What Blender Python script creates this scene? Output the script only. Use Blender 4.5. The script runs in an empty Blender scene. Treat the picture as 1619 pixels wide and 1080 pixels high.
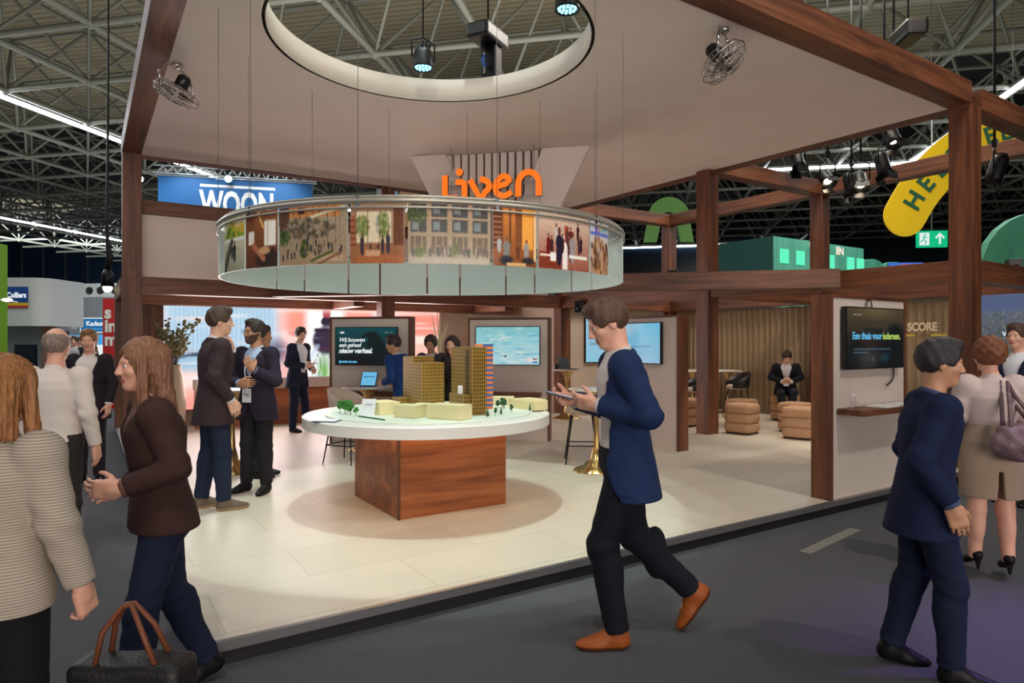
import bpy, bmesh, math, random
import numpy as np
from mathutils import Vector, Matrix, Euler
PI = math.pi
random.seed(7)
SC = bpy.context.scene
COL = SC.collection
S2 = math.sqrt(0.5)

# ---------------------------------------------------------------- camera
cam_d = bpy.data.cameras.new('camera')
cam_d.sensor_width = 36.0
cam_d.lens = 36.0 * 1040.0 / 1619.0
cam_d.shift_y = 0.00124
cam_d.clip_end = 400
cam_d.clip_start = 0.05
cam = bpy.data.objects.new('camera', cam_d)
COL.objects.link(cam)
cam.location = (0, 0, 1.6)
cam.rotation_euler = (PI / 2, 0, -math.asin(0.54439))
SC.camera = cam

# ---------------------------------------------------------------- world, exposure
SC.view_settings.view_transform = 'Standard'
SC.view_settings.look = 'None'
SC.view_settings.gamma = 1.0
SC.view_settings.use_curve_mapping = False
SC.view_settings.exposure = 0.36
W = bpy.data.worlds.new('world')
SC.world = W
W.use_nodes = True
W.node_tree.nodes['Background'].inputs['Color'].default_value = (0.55, 0.60, 0.66, 1)
W.node_tree.nodes['Background'].inputs['Strength'].default_value = 0.22

# ---------------------------------------------------------------- lights of the hall
def area_light(name, loc, target, size, power, color, size_y=None):
    d = bpy.data.lights.new(name, 'AREA')
    d.energy = power
    d.color = color
    d.size = size
    if size_y:
        d.shape = 'RECTANGLE'
        d.size_y = size_y
    o = bpy.data.objects.new(name, d)
    COL.objects.link(o)
    o.location = loc
    v = Vector(target) - Vector(loc)
    o.rotation_euler = v.to_track_quat('-Z', 'Y').to_euler()
    return o

def spot_light(name, loc, target, angle, power, color, blend=0.3, radius=0.06):
    d = bpy.data.lights.new(name, 'SPOT')
    d.energy = power
    d.color = color
    d.spot_size = math.radians(angle)
    d.spot_blend = blend
    d.shadow_soft_size = radius
    o = bpy.data.objects.new(name, d)
    COL.objects.link(o)
    o.location = loc
    v = Vector(target) - Vector(loc)
    o.rotation_euler = v.to_track_quat('-Z', 'Y').to_euler()
    return o

WARM = (1.0, 0.80, 0.60)
COOL = (0.80, 0.95, 1.0)
NEUT = (1.0, 0.90, 0.78)
# spots on the roof truss, shining through the round opening on the model table
spot_light('truss_spot_table', (2.75, 5.7, 8.7), (2.73, 5.64, 0.9), 34, 900, (0.80, 1.0, 0.93), 0.25, 0.10)
spot_light('truss_spot_table_b', (1.75, 6.5, 8.6), (2.73, 5.6, 0.9), 34, 230, (0.84, 1.0, 0.95), 0.25, 0.06)
spot_light('truss_spot_table_c', (3.75, 6.3, 8.6), (2.7, 5.5, 0.9), 34, 230, (0.84, 1.0, 0.95), 0.25, 0.06)
# truss spots over the open lounge at the right and in front of the stand
area_light('truss_wash_lounge', (10.2, 6.5, 8.6), (10.2, 7.0, 0), 3.0, 420, NEUT)
spot_light('truss_spot_lounge', (7.8, 1.2, 8.8), (9.6, 7.6, 0.3), 40, 600, WARM, 0.5, 0.15)
spot_light('truss_spot_front_a', (-1.2, -0.6, 8.2), (3.2, 6.8, 0.3), 50, 520, NEUT, 0.6, 0.12)
spot_light('truss_spot_front_b', (5.2, -1.8, 8.2), (5.2, 6.0, 0.3), 55, 600, NEUT, 0.6, 0.12)
spot_light('truss_spot_back', (1.8, 13.5, 8.0), (2.5, 16.8, 5.3), 60, 500, COOL, 0.5, 0.1)
# hall lights: general down light over the aisles, and added fill lights brightening the roof deck
area_light('hall_light_aisle', (-3.5, 12.0, 9.0), (-3.5, 12.0, 0), 6, 420, (0.92, 0.96, 1.0), 16)
area_light('hall_light_front', (3.0, -1.0, 9.0), (3.0, 0.5, 0), 10, 160, (0.88, 0.93, 1.0), 4)
area_light('hall_light_far', (2.0, 34.0, 8.8), (2.0, 34.0, 0), 22, 3200, (0.9, 0.96, 1.0), 22)
area_light('hall_light_right', (22.0, 9.0, 8.8), (22.0, 10.0, 0), 10, 1200, (0.9, 0.96, 1.0), 12)
area_light('roof_fill_near', (6.0, 9.0, 7.0), (6.0, 9.0, 12), 16, 950, (1.0, 0.97, 0.88), 16)
area_light('roof_fill_left', (0.0, 28.0, 7.0), (0.0, 28.0, 12), 18, 400, (1.0, 0.97, 0.90), 18)
area_light('roof_fill_right', (26.0, 14.0, 7.0), (26.0, 14.0, 12), 18, 230, (1.0, 0.97, 0.90), 18)
# added fill light behind the camera, lifts the canopy underside and wood fronts
area_light('canopy_fill', (-1.0, -9.0, 2.2), (4.0, 7.0, 4.6), 12, 720, (1.0, 0.90, 0.82), 3.5)
spot_light('violet_stage_light', (6.6, -0.6, 5.0), (4.3, 1.0, 0.0), 30, 950, (0.40, 0.20, 1.0), 1.0, 0.3)
area_light('video_wall_light', (3.8, 12.4, 1.45), (3.9, 6.0, 3.0), 5.0, 130, (1.0, 0.80, 0.78), 1.6)
area_light('back_wall_fill', (-3.0, 60.0, 8.6), (-6.0, 80.0, 4.0), 14, 1700, (0.92, 0.97, 1.0), 4)  # added fill, brightens the far hall wall
spot_light('banner_spot_a', (1.75, 17.9, 6.2), (2.3, 18.9, 5.3), 75, 60, COOL, 0.8, 0.05)
spot_light('banner_spot_b', (4.0, 17.2, 6.2), (4.4, 18.2, 5.3), 75, 60, COOL, 0.8, 0.05)

# ---------------------------------------------------------------- materials
def srgb(r, g, b):
    def f(c):
        c = c / 255.0
        return c / 12.92 if c <= 0.04045 else ((c + 0.055) / 1.055) ** 2.4
    return (f(r), f(g), f(b), 1.0)

class M:
    pass

def mat_base(name, color, rough=0.5, metal=0.0, spec=0.5):
    m = bpy.data.materials.new(name)
    m.use_nodes = True
    b = m.node_tree.nodes['Principled BSDF']
    b.inputs['Base Color'].default_value = color
    b.inputs['Roughness'].default_value = rough
    b.inputs['Metallic'].default_value = metal
    b.inputs['Specular IOR Level'].default_value = spec
    return m, m.node_tree, b

def nd(nt, typ, **kw):
    n = nt.nodes.new(typ)
    for k, v in kw.items():
        setattr(n, k, v)
    return n

def mat_noise(name, c1, c2, scale=8.0, rough=0.6, stretch=(1, 1, 1), detail=4.0, metal=0.0, bump=0.0, bscale=None, spec=0.5, lo=0.35, hi=0.65):
    m, nt, b = mat_base(name, c1, rough, metal, spec)
    tc = nd(nt, 'ShaderNodeTexCoord')
    mp = nd(nt, 'ShaderNodeMapping')
    mp.inputs['Scale'].default_value = stretch
    nt.links.new(tc.outputs['Object'], mp.inputs['Vector'])
    no = nd(nt, 'ShaderNodeTexNoise')
    no.inputs['Scale'].default_value = scale
    no.inputs['Detail'].default_value = detail
    nt.links.new(mp.outputs['Vector'], no.inputs['Vector'])
    cr = nd(nt, 'ShaderNodeValToRGB')
    cr.color_ramp.elements[0].position = lo
    cr.color_ramp.elements[0].color = c1
    cr.color_ramp.elements[1].position = hi
    cr.color_ramp.elements[1].color = c2
    nt.links.new(no.outputs['Fac'], cr.inputs['Fac'])
    nt.links.new(cr.outputs['Color'], b.inputs['Base Color'])
    if bump:
        bn = nd(nt, 'ShaderNodeTexNoise')
        bn.inputs['Scale'].default_value = bscale or scale * 4
        bn.inputs['Detail'].default_value = 3
        nt.links.new(mp.outputs['Vector'], bn.inputs['Vector'])
        bp = nd(nt, 'ShaderNodeBump')
        bp.inputs['Strength'].default_value = bump
        bp.inputs['Distance'].default_value = 0.01
        nt.links.new(bn.outputs['Fac'], bp.inputs['Height'])
        nt.links.new(bp.outputs['Normal'], b.inputs['Normal'])
    return m

def mat_wood(name, axis, dark=(54, 30, 20), mid=(97, 56, 36), light=(136, 84, 54), rough=0.5, zoom=1.0):
    """walnut: grain runs along the given local axis"""
    m, nt, b = mat_base(name, srgb(*mid), rough)
    tc = nd(nt, 'ShaderNodeTexCoord')
    mp = nd(nt, 'ShaderNodeMapping')
    sc = [7.0 * zoom] * 3
    sc[axis] = 0.55 * zoom
    mp.inputs['Scale'].default_value = sc
    nt.links.new(tc.outputs['Object'], mp.inputs['Vector'])
    n1 = nd(nt, 'ShaderNodeTexNoise')
    n1.inputs['Scale'].default_value = 1.1
    n1.inputs['Detail'].default_value = 6
    n1.inputs['Roughness'].default_value = 0.62
    n1.inputs['Distortion'].default_value = 0.9
    nt.links.new(mp.outputs['Vector'], n1.inputs['Vector'])
    mp2 = nd(nt, 'ShaderNodeMapping')
    sc2 = [60.0 * zoom] * 3
    sc2[axis] = 1.6 * zoom
    mp2.inputs['Scale'].default_value = sc2
    nt.links.new(tc.outputs['Object'], mp2.inputs['Vector'])
    n2 = nd(nt, 'ShaderNodeTexNoise')
    n2.inputs['Scale'].default_value = 1.0
    n2.inputs['Detail'].default_value = 3
    nt.links.new(mp2.outputs['Vector'], n2.inputs['Vector'])
    mx = nd(nt, 'ShaderNodeMath', operation='MULTIPLY_ADD')
    mx.inputs[1].default_value = 0.28
    nt.links.new(n2.outputs['Fac'], mx.inputs[0])
    nt.links.new(n1.outputs['Fac'], mx.inputs[2])
    cr = nd(nt, 'ShaderNodeValToRGB')
    e = cr.color_ramp.elements
    e[0].position = 0.40
    e[0].color = srgb(*dark)
    e[1].position = 0.86
    e[1].color = srgb(*light)
    k = e.new(0.62)
    k.color = srgb(*mid)
    nt.links.new(mx.outputs[0], cr.inputs['Fac'])
    nt.links.new(cr.outputs['Color'], b.inputs['Base Color'])
    return m

def mat_emit(name, color, strength):
    m = bpy.data.materials.new(name)
    m.use_nodes = True
    nt = m.node_tree
    nt.nodes.remove(nt.nodes['Principled BSDF'])
    e = nd(nt, 'ShaderNodeEmission')
    e.inputs['Color'].default_value = color
    e.inputs['Strength'].default_value = strength
    nt.links.new(e.outputs[0], nt.nodes['Material Output'].inputs['Surface'])
    return m

def mat_picture(name, emit=0.0, rough=0.25):
    """printed or lit picture: colours come from the mesh's own colour attribute"""
    m, nt, b = mat_base(name, (0.5, 0.5, 0.5, 1), rough)
    a = nd(nt, 'ShaderNodeAttribute')
    a.attribute_name = 'picture'
    if emit > 0:
        b.inputs['Base Color'].default_value = (0.01, 0.01, 0.01, 1)
        nt.links.new(a.outputs['Color'], b.inputs['Emission Color'])
        b.inputs['Emission Strength'].default_value = emit
    else:
        nt.links.new(a.outputs['Color'], b.inputs['Base Color'])
    return m

M.wx = mat_wood('walnut_x', 0)
M.wy = mat_wood('walnut_y', 1)
M.wz = mat_wood('walnut_z', 2)
M.base_wood = mat_wood('walnut_base', 0, (84, 40, 20), (150, 82, 44), (190, 116, 68), 0.38, 0.8)
M.canopy = mat_noise('canopy_fabric', srgb(224, 208, 200), srgb(228, 213, 205), 2.0, 0.9)
M.rim = mat_base('rim_white', srgb(226, 216, 202), 0.6)[0]
M.beige = mat_noise('wall_beige', srgb(186, 166, 148), srgb(192, 172, 154), 1.5, 0.8)
M.beige2 = mat_noise('panel_taupe', srgb(196, 182, 172), srgb(202, 188, 178), 1.5, 0.75)
M.alu = mat_base('brushed_aluminium', srgb(150, 148, 150), 0.35, 0.8)[0]
M.black = mat_base('black_plinth', srgb(14, 13, 13), 0.6)[0]
M.blackmetal = mat_base('black_metal', srgb(22, 22, 24), 0.4, 0.6)[0]
M.blackplastic = mat_base('black_plastic', srgb(18, 18, 20), 0.35)[0]
M.white = mat_base('white_lacquer', srgb(232, 230, 224), 0.35)[0]
M.steel = mat_base('truss_steel', srgb(120, 122, 112), 0.5, 0.2)[0]
M.chrome = mat_base('chrome', srgb(200, 200, 205), 0.2, 1.0)[0]
M.gold = mat_base('brass', srgb(190, 160, 105), 0.25, 1.0)[0]
M.marble = mat_noise('marble_top', srgb(215, 208, 200), srgb(228, 222, 214), 5, 0.3)

# ---------------------------------------------------------------- mesh kit
class MB:
    def __init__(s):
        s.v, s.f, s.mi, s.sm = [], [], [], []
    def add(s, vs, fs, mi=0, smooth=False, mat=None):
        o = len(s.v)
        if mat is not None:
            vs = [mat @ Vector(p) for p in vs]
        s.v += [tuple(p) for p in vs]
        s.f += [tuple(i + o for i in f) for f in fs]
        s.mi += [mi] * len(fs)
        s.sm += [smooth] * len(fs)
        return s
    def box(s, a, b, mi=0, mat=None, bev=0.0):
        x0, y0, z0 = a
        x1, y1, z1 = b
        if bev <= 0:
            vs = [(x0, y0, z0), (x1, y0, z0), (x1, y1, z0), (x0, y1, z0), (x0, y0, z1), (x1, y0, z1), (x1, y1, z1), (x0, y1, z1)]
            fs = [(0, 3, 2, 1), (4, 5, 6, 7), (0, 1, 5, 4), (1, 2, 6, 5), (2, 3, 7, 6), (3, 0, 4, 7)]
            return s.add(vs, fs, mi, False, mat)
        bm = bmesh.new()
        bmesh.ops.create_cube(bm, size=1.0)
        for v in bm.verts:
            v.co = Vector(((x0 + x1) / 2 + v.co.x * (x1 - x0), (y0 + y1) / 2 + v.co.y * (y1 - y0), (z0 + z1) / 2 + v.co.z * (z1 - z0)))
        bmesh.ops.bevel(bm, geom=bm.edges[:], offset=bev, segments=2, affect='EDGES', profile=0.6)
        bm.verts.index_update()
        vs = [v.co.copy() for v in bm.verts]
        fs = [[v.index for v in f.verts] for f in bm.faces]
        bm.free()
        return s.add(vs, fs, mi, False, mat)
    def tube(s, pts, r, n=8, mi=0, mat=None, caps=True, smooth=True):
        pts = [Vector(p) for p in pts]
        rs = r if isinstance(r, (list, tuple)) else [r] * len(pts)
        vs, fs = [], []
        up = None
        for i, p in enumerate(pts):
            if i == 0:
                d = pts[1] - p
            elif i == len(pts) - 1:
                d = p - pts[i - 1]
            else:
                d = (pts[i + 1] - p).normalized() + (p - pts[i - 1]).normalized()
            if d.length < 1e-9:
                d = Vector((0, 0, 1))
            d.normalize()
            if up is None:
                a = Vector((0, 0, 1)) if abs(d.z) < 0.9 else Vector((1, 0, 0))
                up = d.cross(a).normalized()
            else:
                up = (up - d * up.dot(d))
                if up.length < 1e-6:
                    up = d.orthogonal()
                up.normalize()
            w = d.cross(up)
            for k in range(n):
                a = 2 * PI * k / n
                vs.append(p + (up * math.cos(a) + w * math.sin(a)) * rs[i])
        for i in range(len(pts) - 1):
            for k in range(n):
                k2 = (k + 1) % n
                fs.append((i * n + k, i * n + k2, (i + 1) * n + k2, (i + 1) * n + k))
        if caps:
            fs.append(tuple(range(n))[::-1])
            fs.append(tuple((len(pts) - 1) * n + k for k in range(n)))
        return s.add(vs, fs, mi, smooth, mat)
    def lathe(s, prof, n=32, mi=0, mat=None, smooth=True, c=(0, 0), close=False):
        vs, fs = [], []
        for (r, z) in prof:
            for k in range(n):
                a = 2 * PI * k / n
                vs.append((c[0] + r * math.cos(a), c[1] + r * math.sin(a), z))
        m = len(prof)
        for i in range(m - 1 if not close else m):
            j = (i + 1) % m
            for k in range(n):
                k2 = (k + 1) % n
                fs.append((i * n + k, i * n + k2, j * n + k2, j * n + k))
        if not close:
            if prof[0][0] > 1e-6:
                fs.append(tuple(range(n))[::-1])
            if prof[-1][0] > 1e-6:
                fs.append(tuple((m - 1) * n + k for k in range(n)))
        return s.add(vs, fs, mi, smooth, mat)
    def prism(s, poly, z0, z1, mi=0, mat=None):
        n = len(poly)
        vs = [(x, y, z0) for x, y in poly] + [(x, y, z1) for x, y in poly]
        fs = [tuple(range(n))[::-1], tuple(range(n, 2 * n))]
        for i in range(n):
            j = (i + 1) % n
            fs.append((i, j, n + j, n + i))
        return s.add(vs, fs, mi, False, mat)
    def ico(s, c, r, sub=1, mi=0, scale=(1, 1, 1), mat=None, jitter=0.0, rnd=None):
        bm = bmesh.new()
        bmesh.ops.create_icosphere(bm, subdivisions=sub, radius=1.0)
        vs = []
        for v in bm.verts:
            k = 1.0 + (rnd.uniform(-jitter, jitter) if rnd else 0.0)
            vs.append((c[0] + v.co.x * r * scale[0] * k, c[1] + v.co.y * r * scale[1] * k, c[2] + v.co.z * r * scale[2] * k))
        fs = [[v.index for v in f.verts] for f in bm.faces]
        bm.free()
        return s.add(vs, fs, mi, jitter == 0, mat)
    def mesh(s, name):
        me = bpy.data.meshes.new(name)
        me.from_pydata(s.v, [], s.f)
        me.polygons.foreach_set('material_index', s.mi)
        me.polygons.foreach_set('use_smooth', s.sm)
        me.update()
        return me

def link(name, me, mats=None, parent=None, loc=(0, 0, 0), rotz=0.0):
    if mats is not None:
        for m in (mats if isinstance(mats, (list, tuple)) else [mats]):
            me.materials.append(m)
    o = bpy.data.objects.new(name, me)
    COL.objects.link(o)
    o.location = loc
    o.rotation_euler = (0, 0, rotz)
    if parent is not None:
        o.parent = parent
    return o

def obj(name, mb, mats, parent=None, loc=(0, 0, 0), rotz=0.0, label=None):
    o = link(name, mb.mesh(name), mats, parent, loc, rotz)
    if label:
        o['label'] = label
    return o

def tag(o, label, cat, group=None):
    o['label'] = label
    o['category'] = cat
    if group:
        o['group'] = group
    return o

def thing(name, label, cat, loc=(0, 0, 0), rotz=0.0, group=None):
    o = bpy.data.objects.new(name, None)
    o.empty_display_size = 0.1
    COL.objects.link(o)
    o.location = loc
    o.rotation_euler = (0, 0, rotz)
    return tag(o, label, cat, group)

def solo(name, mb, mats, label, cat, loc=(0, 0, 0), rotz=0.0, group=None):
    return tag(obj(name, mb, mats, None, loc, rotz), label, cat, group)

def struct(name, mb, mats, loc=(0, 0, 0), rotz=0.0, parent=None):
    o = obj(name, mb, mats, parent, loc, rotz)
    o['kind'] = 'structure'
    return o

def dup(root, loc, rotz=None, label=None, group=None):
    r = root.copy()
    COL.objects.link(r)
    r.location = loc
    if rotz is not None:
        r.rotation_euler = (0, 0, rotz)
    if label:
        r['label'] = label
    if group:
        r['group'] = group
    for ch in list(root.children):
        c = ch.copy()
        COL.objects.link(c)
        c.parent = r
        for g in ch.children:
            d = g.copy()
            COL.objects.link(d)
            d.parent = c
    return r

def text_mesh(body, size, extrude=0.004, shear=0.0, bold=0.0, align='LEFT', spacing=1.0, width=None):
    """text as a mesh standing in the local x-z plane and facing local -y"""
    cu = bpy.data.curves.new('lettering', 'FONT')
    cu.body = body
    cu.size = size
    cu.extrude = extrude
    cu.shear = shear
    cu.offset = bold
    cu.align_x = align
    cu.space_character = spacing
    cu.resolution_u = 3
    o = bpy.data.objects.new('lettering', cu)
    me = bpy.data.meshes.new_from_object(o)
    bpy.data.objects.remove(o)
    me.transform(Matrix.Rotation(PI / 2, 4, 'X'))
    if width:
        xs = [v.co.x for v in me.vertices]
        w = max(xs) - min(xs)
        me.transform(Matrix.Scale(width / w, 4, (1, 0, 0)))
    me.materials.clear()
    me.name = 'lettering'
    return me

def lettering(body, size, mat, parent, pos, **kw):
    me = text_mesh(body, size, **kw)
    return link('lettering', me, mat, parent, pos)

def picture_grid(nx, ny, fn, colors):
    """grid mesh nx x ny cells; fn(u,v)->local point; colors array (ny+1,nx+1,3) in sRGB 0..1"""
    us = np.linspace(0, 1, nx + 1)
    vs_ = np.linspace(0, 1, ny + 1)
    verts = [fn(u, v) for v in vs_ for u in us]
    faces = [(j * (nx + 1) + i, j * (nx + 1) + i + 1, (j + 1) * (nx + 1) + i + 1, (j + 1) * (nx + 1) + i) for j in range(ny) for i in range(nx)]
    me = bpy.data.meshes.new('picture')
    me.from_pydata(verts, [], faces)
    c = np.clip(colors, 0, 1).reshape(-1, 3)
    lin = np.where(c <= 0.04045, c / 12.92, ((c + 0.055) / 1.055) ** 2.4)
    at = me.color_attributes.new('picture', 'FLOAT_COLOR', 'POINT')
    at.data.foreach_set('color', np.concatenate([lin, np.ones((len(lin), 1))], 1).astype(np.float32).ravel())
    return me
# ================================================================ the hall
U2 = Vector((S2, S2, 0))
W2 = Vector((-S2, S2, 0))
ROT_U = PI / 4          # local x along U
def hall(u, w, z=0.0):
    p = U2 * u + W2 * w
    return Vector((p.x, p.y, z))

M.carpet = mat_noise('hall_carpet', srgb(74, 74, 78), srgb(104, 104, 108), 160.0, 0.95, (1, 1, 1), 2.0, 0.0, 0.5, 420, 0.1, 0.3, 0.7)
mb = MB()
mb.add([hall(-16, 85), hall(-16, -60), hall(75, -60), hall(75, 85)], [(0, 1, 2, 3)])
struct('floor', mb, M.carpet)

# tile floor of the stand
m, nt, b = mat_base('stand_floor_tile', srgb(205, 195, 178), 0.42)
tc = nd(nt, 'ShaderNodeTexCoord')
br = nd(nt, 'ShaderNodeTexBrick')
br.offset = 0.5
br.inputs['Scale'].default_value = 1.0
br.inputs['Mortar Size'].default_value = 0.003
br.inputs['Brick Width'].default_value = 1.2
br.inputs['Row Height'].default_value = 0.6
br.inputs['Color1'].default_value = srgb(214, 204, 187)
br.inputs['Color2'].default_value = srgb(206, 196, 178)
br.inputs['Mortar'].default_value = srgb(178, 168, 150)
nt.links.new(tc.outputs['Object'], br.inputs['Vector'])
nz = nd(nt, 'ShaderNodeTexNoise')
nz.inputs['Scale'].default_value = 3.0
nz.inputs['Detail'].default_value = 6
nt.links.new(tc.outputs['Object'], nz.inputs['Vector'])
mxn = nd(nt, 'ShaderNodeMixRGB', blend_type='MULTIPLY')
mxn.inputs['Fac'].default_value = 0.12
nt.links.new(br.outputs['Color'], mxn.inputs['Color1'])
nt.links.new(nz.outputs['Fac'], mxn.inputs['Color2'])
nt.links.new(mxn.outputs['Color'], b.inputs['Base Color'])
M.tile = m
mb = MB().box((0.47, 3.53, 0.10), (13.4, 14.0, 0.12))
struct('platform_floor', mb, M.tile)
mb = MB().box((0.44, 3.50, 0.075), (13.4, 3.53, 0.124)).box((0.44, 3.53, 0.075), (0.47, 14.0, 0.124))
struct('trim_1', mb, M.alu)
mb = MB().box((0.46, 3.52, 0.0), (13.4, 14.0, 0.10))
struct('trim_2', mb, M.black)

# roof deck: ribbed sheet in wide bays, dark bays between
m, nt, b = mat_base('roof_deck', srgb(140, 131, 108), 0.8)
tc = nd(nt, 'ShaderNodeTexCoord')
wv = nd(nt, 'ShaderNodeTexWave')
wv.bands_direction = 'X'
wv.inputs['Scale'].default_value = 1.1
nt.links.new(tc.outputs['Object'], wv.inputs['Vector'])
cr = nd(nt, 'ShaderNodeValToRGB')
cr.color_ramp.elements[0].color = srgb(122, 114, 92)
cr.color_ramp.elements[1].color = srgb(152, 142, 118)
nt.links.new(wv.outputs['Fac'], cr.inputs['Fac'])
nt.links.new(cr.outputs['Color'], b.inputs['Base Color'])
M.deck = m
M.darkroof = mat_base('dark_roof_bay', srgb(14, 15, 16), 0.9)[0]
mb = MB()
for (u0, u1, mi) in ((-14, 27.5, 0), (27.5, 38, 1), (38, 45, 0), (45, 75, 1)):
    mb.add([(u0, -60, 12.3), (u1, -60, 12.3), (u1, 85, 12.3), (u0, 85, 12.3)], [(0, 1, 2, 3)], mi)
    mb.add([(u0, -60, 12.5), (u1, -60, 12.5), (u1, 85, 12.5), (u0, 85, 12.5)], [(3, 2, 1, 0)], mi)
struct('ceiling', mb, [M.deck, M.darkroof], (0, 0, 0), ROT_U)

# space frame under the roof
def in_view(p, margin=0.12):
    d = p.x * 0.5444 + p.y * 0.8388
    a = p.x * 0.8388 - p.y * 0.5444
    return d > 4 and d < 66 and abs(a) < d * (0.78 + margin) + 2
tm = MB()
mod, ZB, ZT = 3.05, 9.4, 11.75
o0 = Vector((0.1, 23.4, 0))
def bn(i, j):
    p = o0 + U2 * (i * mod) + W2 * (j * mod)
    return Vector((p.x, p.y, ZB))
def tn(i, j):
    p = o0 + U2 * ((i + 0.5) * mod) + W2 * ((j + 0.5) * mod)
    return Vector((p.x, p.y, ZT))
def strut(a, b_, r):
    if in_view((a + b_) * 0.5):
        tm.tube([a, b_], r, 6, 0, None, False)
for i in range(-6, 15):
    for j in range(-16, 11):
        a = bn(i, j)
        if not in_view(a, 0.25):
            continue
        strut(a, bn(i + 1, j), 0.085)
        strut(a, bn(i, j + 1), 0.085)
        for (di, dj) in ((0, 0), (-1, 0), (0, -1), (-1, -1)):
            strut(a, tn(i + di, j + dj), 0.055)
        strut(tn(i, j), tn(i + 1, j), 0.065)
        strut(tn(i, j), tn(i, j + 1), 0.065)
        tm.ico(tuple(a), 0.16, 1)
struct('ceiling_space_frame', tm, M.steel)

# end walls of the hall
M.greywall = mat_noise('hall_wall_grey', srgb(128, 132, 134), srgb(138, 142, 144), 1.0, 0.8)
M.lightband = mat_base('hall_wall_band', srgb(200, 202, 200), 0.7)[0]
M.nightglass = mat_base('night_glazing', srgb(8, 20, 34), 0.2)[0]
wb = MB()
wb.box((54, -60, 0), (54.4, 85, 6.0), 0)
wb.box((53.9, 30, 6.0), (54.4, 85, 7.35), 1)
wb.box((53.9, -60, 6.0), (54.4, 30, 7.35), 2)
wb.box((54, -60, 7.35), (54.4, 85, 12.3), 2)
for k in range(20):                                             # ribs of the light band
    wb.box((53.84, 84.9 - k * 2.6 - 2.5, 6.05), (53.9, 84.9 - k * 2.6 - 0.1, 6.3), 1)
    wb.box((53.84, 84.9 - k * 2.6 - 2.5, 7.0), (53.9, 84.9 - k * 2.6 - 0.1, 7.25), 1)
    wb.box((53.9, 84.9 - k * 2.6 - 0.06, 7.35), (54.0, 84.9 - k * 2.6 + 0.06, 12.3), 3)
M.darkframe = mat_base('glazing_frame', srgb(20, 24, 28), 0.5)[0]
struct('wall_back', wb, [M.greywall, M.lightband, M.nightglass, M.darkframe], (0, 0, 0), ROT_U)
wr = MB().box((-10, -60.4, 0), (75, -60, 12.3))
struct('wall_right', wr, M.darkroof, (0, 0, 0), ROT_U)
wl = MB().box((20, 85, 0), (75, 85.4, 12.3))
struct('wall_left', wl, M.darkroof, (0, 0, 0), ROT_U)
# round duct mouths in the light band, in pairs
M.hole = mat_base('duct_dark', srgb(40, 38, 34), 0.8)[0]
vr = None
for k in range(9):
    w_ = 62.0 - (k // 2) * 2.9 - (k % 2) * 1.25
    if vr is None:
        d_ = MB().lathe([(0.0, 0.0), (0.30, 0.0), (0.36, 0.06), (0.36, -0.06), (0.30, -0.08)], 20, 0, Matrix.Rotation(-PI / 2, 4, 'Y'))
        vr = solo('air_vent', d_, M.hole, 'dark round air nozzle in the pale band high on the far hall wall', 'vent', tuple(hall(53.78, w_, 6.64)), ROT_U, 'air nozzles along the far wall band')
    else:
        dup(vr, tuple(hall(53.78, w_, 6.64)))

# strip lights under the roof
M.tube = mat_emit('strip_light_glow', (0.92, 0.97, 1.0, 1), 16.0)
M.housing = mat_base('strip_housing', srgb(150, 152, 150), 0.5, 0.3)[0]
def strip_light(p0, p1, label, z=9.25):
    p0, p1 = Vector(p0), Vector(p1)
    L = (p1 - p0).length
    t = thing('ceiling_light', label, 'light', (p0.x, p0.y, z), math.atan2(p1.y - p0.y, p1.x - p0.x), 'strip lights under the hall roof')
    obj('housing', MB().box((0, -0.09, 0.06), (L, 0.09, 0.16)), M.housing, t)
    obj('tube', MB().box((0.02, -0.06, -0.03), (L - 0.02, 0.06, 0.06)), M.tube, t)
    return t
strip_light((-6.0, 22.0), (8.0, 36.0), 'long white strip light crossing the roof trusses at upper left')
strip_light((-8.0, 47.2), (4.0, 59.2), 'lower strip light far down the hall at left, under the trusses')
strip_light((25.2, 18.5), (31.6, 12.3), 'white strip light behind the cluster of black spotlights at right')
strip_light((34.5, 42.0), (46.0, 29.6), 'upper of two strip lights left of the green pavilion')
strip_light((42.0, 50.5), (53.0, 40.2), 'lower of two strip lights left of the green pavilion')
strip_light((29.9, 14.7), (20.0, 4.9), 'strip light slanting up above the yellow curved banner')
strip_light((9.3, 40.6), (14.3, 35.6), 'short strip light right of the blue banner with white capitals')

# ================================================================ timber frame of the stand
def beam(p0, p1, z0, z1, w, name, label, cat, mats=None, parent=None):
    p0, p1 = Vector((p0[0], p0[1], 0)), Vector((p1[0], p1[1], 0))
    L = (p1 - p0).length
    a = math.atan2(p1.y - p0.y, p1.x - p0.x)
    b_ = MB().box((0, -w / 2, 0), (L, w / 2, z1 - z0), 0, None, 0.006)
    o = obj(name, b_, mats or M.wx, parent, (p0.x, p0.y, z0), a)
    if label:
        tag(o, label, cat, 'walnut beams of the stand frame')
    return o
def post(x, y, z1, label, w=0.25, z0=0.12):
    b_ = MB().box((-w / 2, -w / 2, 0), (w / 2, w / 2, z1 - z0), 0, None, 0.006)
    return solo('wooden_post', b_, M.wz, label, 'post', (x, y, z0), 0, 'walnut posts of the stand frame')
ZC = 4.40
ZP_ = ZC - 0.008
post(8.80, 3.64, ZP_, 'tall walnut post at the front right corner under the big canopy')
post(8.52, 7.27, ZP_, 'tall walnut post right of the walking man, in front of the poufs')
post(8.47, 11.10, ZP_, 'walnut post beside the map screen wall, behind the laptop table')
post(4.55, 11.20, ZP_, 'walnut post rising behind the dark teal screen')
post(0.58, 11.25, ZP_, 'tall walnut post at the back left corner under the canopy')
post(11.66, 7.27, 4.62, 'slender looking walnut post between the green pavilion windows')
post(11.66, 11.10, 4.62, 'far walnut post below the green arch')
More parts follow.
